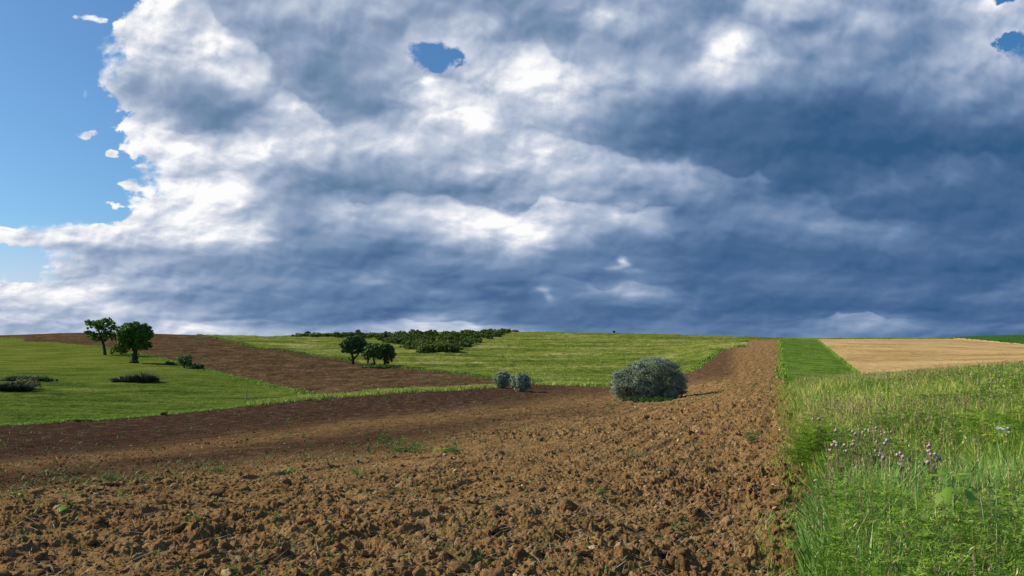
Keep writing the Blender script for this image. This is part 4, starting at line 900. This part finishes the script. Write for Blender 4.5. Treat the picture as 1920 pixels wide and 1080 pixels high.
# yellow flowers and white umbels
def flower(px, py, d, label, mt, nf, spread, size, name='yellow_flower', cat='flower'):
    x, y, z, H = spot(px, py, d); H = min(max(H, .3), 1.2); t = thing(name, label, cat, (x, y, z), 'yellow flower stalks' if name == 'yellow_flower' else None)
    V, F = tube([(0, 0, -.02), (.01, 0, H * .5), (0, 0, H)], [.003, .0025, .002], 5); acc = Acc(); acc.add(V, F, .5); P = []
    for i in range(nf):
        hz = H - abs(rng.normal(0, .06)) if name == 'yellow_flower' else H + rng.normal(0, .006); hx, hy = rng.normal(0, spread, 2); P.append((hx, hy, hz))
        V, F = tube([(0, 0, hz - .06), (hx, hy, hz)], [.002, .0015], 4); acc.add(V, F, .5)
    acc.build('stem', M_stemg, t)
    for p in P:
        az = np.arange(6) / 6 * 2 * pi; d = np.stack([np.cos(az), np.sin(az), .2 + 0 * az], -1); tq = Matrix.Rotation(rng.uniform(.2, .9), 3, 'X') @ Matrix.Rotation(rng.uniform(-.5, .5), 3, 'Y'); TQ = np.array(tq); d = d @ TQ.T; q = np.array(p) + d * size * .38
        V, F, T = leaves(q, np.tile(TQ @ np.array([0, 0, 1.]), (6, 1)) - d * .3, size * .9, size * .7, rng.random(6), d); mesh_np('bloom', V, F, mt, t, attrs={'tone': T})
for a_ in [(1832, 806, 9.2, 'yellow flower stalk, leftmost of the right hand group'), (1848, 800, 9.6, 'tallest yellow flower stalk with open blooms left of the white umbel'), (1856, 812, 9.0, 'short yellow flower stalk just left of the white umbel'), (1884, 812, 9.0, 'yellow flower stalk right of the white umbel'), (1801, 842, 7.8, 'small faint yellow flower stalk above and right of the young sunflower'), (1868, 796, 10.2, 'yellow flower stalk behind the white umbel')]:
    flower(*a_, M_yflow, 8, .026, .019)
flower(1875, 803, 8.8, 'flat white umbel flower among the yellow stalks', M_white, 16, .045, .017, 'umbel_flower')
flower(1887, 810, 8.6, 'small round white flower beside the yellow stalks', M_white, 4, .012, .02, 'white_flower')
# young sunflower
def bigleaf(az, z0, ln, wd, droop, k=7):
    V = []; T = []
    for i in range(k + 1):
        t = i / k; r = ln * t; hw = wd * .5 * max(.02, sin(pi * min(1, t ** .75)) ** .8) if i < k else .002
        zc = z0 + ln * (.25 * t - droop * t * t); c = np.array([cos(az) * (.04 + r), sin(az) * (.04 + r), zc]); sv = np.array([-sin(az), cos(az), 0])
        V += [c - sv * hw + [0, 0, -hw * .25], c + [0, 0, hw * .1], c + sv * hw + [0, 0, -hw * .25]]
    F = []
    for i in range(k):
        for j in (0, 1): F.append([3 * i + j, 3 * i + j + 1, 3 * i + j + 4, 3 * i + j + 3])
    return np.array(V), np.array(F)
def sunflower(px, py, d, label, spec, Hmax=.95, name='young_sunflower', cat='sunflower plant'):
    x, y, z, H = spot(px, py, d); H = min(max(H, .15), Hmax); t = thing(name, label, cat, (x, y, z))
    V, F = tube([(0, 0, -.03), (.01, 0, H * .5), (0, 0, H * .97)], [.011, .009, .006] if H > .4 else [.005, .004, .003], 6); mesh_np('stem', V, F, M_stemg, t, True)
    for az, zf, ln, wd, dr in spec:
        V, F = bigleaf(az, H * zf, ln, wd, dr); mesh_np('leaf', V, F, M_sunf, t, True, {'tone': np.full(len(V), rng.uniform(.2, .95))})
    return t
sunflower(1785, 887, 5.9, 'young sunflower plant with broad light green leaves among the weeds',
          [(-2.3, .88, .14, .085, 1.1), (-1.15, .88, .15, .10, 1.15), (-2.8, .84, .14, .08, 1.1), (-.25, .82, .17, .09, .8), (.3, .95, .15, .075, .3), (1.7, .98, .12, .08, .1), (2.8, .97, .12, .075, .25), (-1.7, 1.0, .10, .075, .35), (-.9, 1.0, .09, .06, .1)])
# weeds standing in the ploughed field
for (px, py, hpx, label, nl, kind) in [(128, 966, 38, 'wilting green weed with broad leaves in the plough at far left', 7, 'b'), (352, 983, 34, 'broken weed with one broad grey green leaf, lower left plough', 5, 'b'), (35, 948, 22, 'small pale green weed near the left edge of the plough', 5, 'b'),
        (828, 868, 30, 'thin stalked weed with a star of light leaves in mid field', 6, 's'), (1410, 838, 24, 'low dark green weed clump near the overgrown strip', 0, 'f'), (768, 862, 42, 'tallest upright leafy weed in the middle of the ploughed field', 0, 'f'), (728, 834, 22, 'small feathery weed left of the tallest upright weed', 0, 'f'), (848, 856, 22, 'bushy green weed right of the star leaved one', 0, 'f'),
        (430, 1074, 26, 'low feathery green weed at the bottom edge of the plough', 0, 'f'), (539, 1036, 24, 'tuft of light green grass near the bottom left of the plough', 0, 'g'), (758, 1052, 18, 'small grass tuft at the bottom middle of the plough', 0, 'g'), (205, 915, 24, 'feathery weed standing in the moist band at left', 0, 'f'), (404, 890, 20, 'rounded green weed in the moist band right of the feathery one', 0, 'f'), (1130, 942, 20, 'small green weed among the coarse clods', 0, 'f'), (548, 895, 26, 'thin yellowish weed stalk left of the grass tufts', 4, 's'), (667, 896, 24, 'narrow grass tuft below the feathery weed in mid field', 0, 'g')]:
    x, y, z = at(px, py); z = float(gdisp(np.array([x]), np.array([y]))[0]); H = hpx * y / F0
    t = thing('weed', label, 'weed', (x, y, z - .02))
    if kind == 'g':
        n = 40; V, F, T = blades(np.stack([rng.normal(0, H * .18, n), rng.normal(0, H * .18, n), np.zeros(n)], -1), rng.uniform(.5, 1.1, n) * H, np.full(n, H * .045), rng.uniform(0, 6.3, n), rng.uniform(.1, .7, n), rng.uniform(0, .6, n), rng.uniform(.4, 1, n), 3); mesh_np('blades', V, F, M_weed, t, attrs={'tone': T})
    elif kind == 'f':
        k = 7; xx = rng.normal(0, H * .35, k); V, F, T = feathery(xx, np.ones(k) * 1.0, rng.uniform(.6, 1.05, k) * H, 10, H * .55, z=np.zeros(k), tn0=.5)
        V[:, 1] = (V[:, 1] - 1.0) + np.repeat(np.tile(rng.normal(0, H * .25, k), 120), 4)[:len(V)]
        mesh_np('leaves', V, F, M_weed, t, attrs={'tone': T}); V, F = tube([(0, 0, -.02), (0, 0, H * .9)], [.006, .003], 5); mesh_np('stem', V, F, M_stemg, t)
    else:
        lean = rng.uniform(-.3, .3) * H if kind == 'b' else 0
        V, F = tube([(0, 0, -.02), (lean * .5, 0, H * .6), (lean, 0, H)], [.006, .005, .003], 5); mesh_np('stem', V, F, M_stemg, t)
        for i in range(nl):
            V, F = bigleaf(rng.uniform(0, 6.3), H * (rng.uniform(.3, 1) if kind == 'b' else rng.uniform(.82, 1)), H * rng.uniform(.45, .7), H * rng.uniform(.2, .34), rng.uniform(.3, 1.0)); mesh_np('leaf', V, F, M_sunf, t, True, {'tone': np.full(len(V), rng.random())})
# feathery clump at the border
x, y, z, H = spot(1528, 772, 12.6)
t = thing('weed_clump', 'tall dark feathery weed clump at the edge of the ploughed field', 'weed', (x, y, z))
k = 46; xx = rng.normal(0, .19, k); yy = rng.normal(0, .25, k)
V, F, T = feathery(xx, np.ones(k), rng.uniform(.5, 1.0, k) * min(H, 1.1), 14, .24, z=np.zeros(k), tn0=.62)
off = np.tile(yy, 14 * 12); V[:, 1] += np.repeat(off, 4) - 1.0
mesh_np('leaves', V, F, M_feather, t, attrs={'tone': T})
acc = Acc()
for i in range(0, k, 3): V, F = tube([(xx[i] * .6, yy[i] * .6, 0), (xx[i], yy[i], .6 * H)], [.004, .002], 4); acc.add(V, F, .2)
acc.build('stems', M_weed, t)
# tall single grass stalks in the right foreground
for i, (px, py, d, lb) in enumerate([(1838, 925, 4.9, 'tall pale grass stalk right of the young sunflower'), (1868, 900, 5.0, 'tallest light green grass stalk at the lower right'), (1716, 905, 5.6, 'thin grass stalk rising left of the young sunflower'), (1610, 905, 6.8, 'thin leaning grass stalk in the middle of the couch grass')]):
    x, y, z, H = spot(px, py, d); H = min(max(H, .4), 1.1); t = thing('grass_stalk', lb, 'grass stalk', (x, y, z), 'tall grass stalks')
    ln = rng.uniform(-.12, .12); V, F = tube([(-ln, 0, -.02), (-ln * .5, 0, H * .5), (0, 0, H)], [.006, .005, .003], 5); mesh_np('stem', V, F, M_stemg, t, True)
    n = 4; V, F, T = blades(np.stack([np.zeros(n) - ln * .5, np.zeros(n), np.linspace(.25, .7, n) * H], -1), rng.uniform(.2, .3, n), np.full(n, .012), rng.uniform(0, 6.3, n), rng.uniform(.5, 1, n), rng.uniform(.3, .9, n), rng.uniform(.4, 1, n), 5); mesh_np('leaf', V, F, M_blue, t, attrs={'tone': T})
print('objects', len(scene.objects), 'faces', sum(len(o.data.polygons) for o in scene.objects if o.type == 'MESH'))
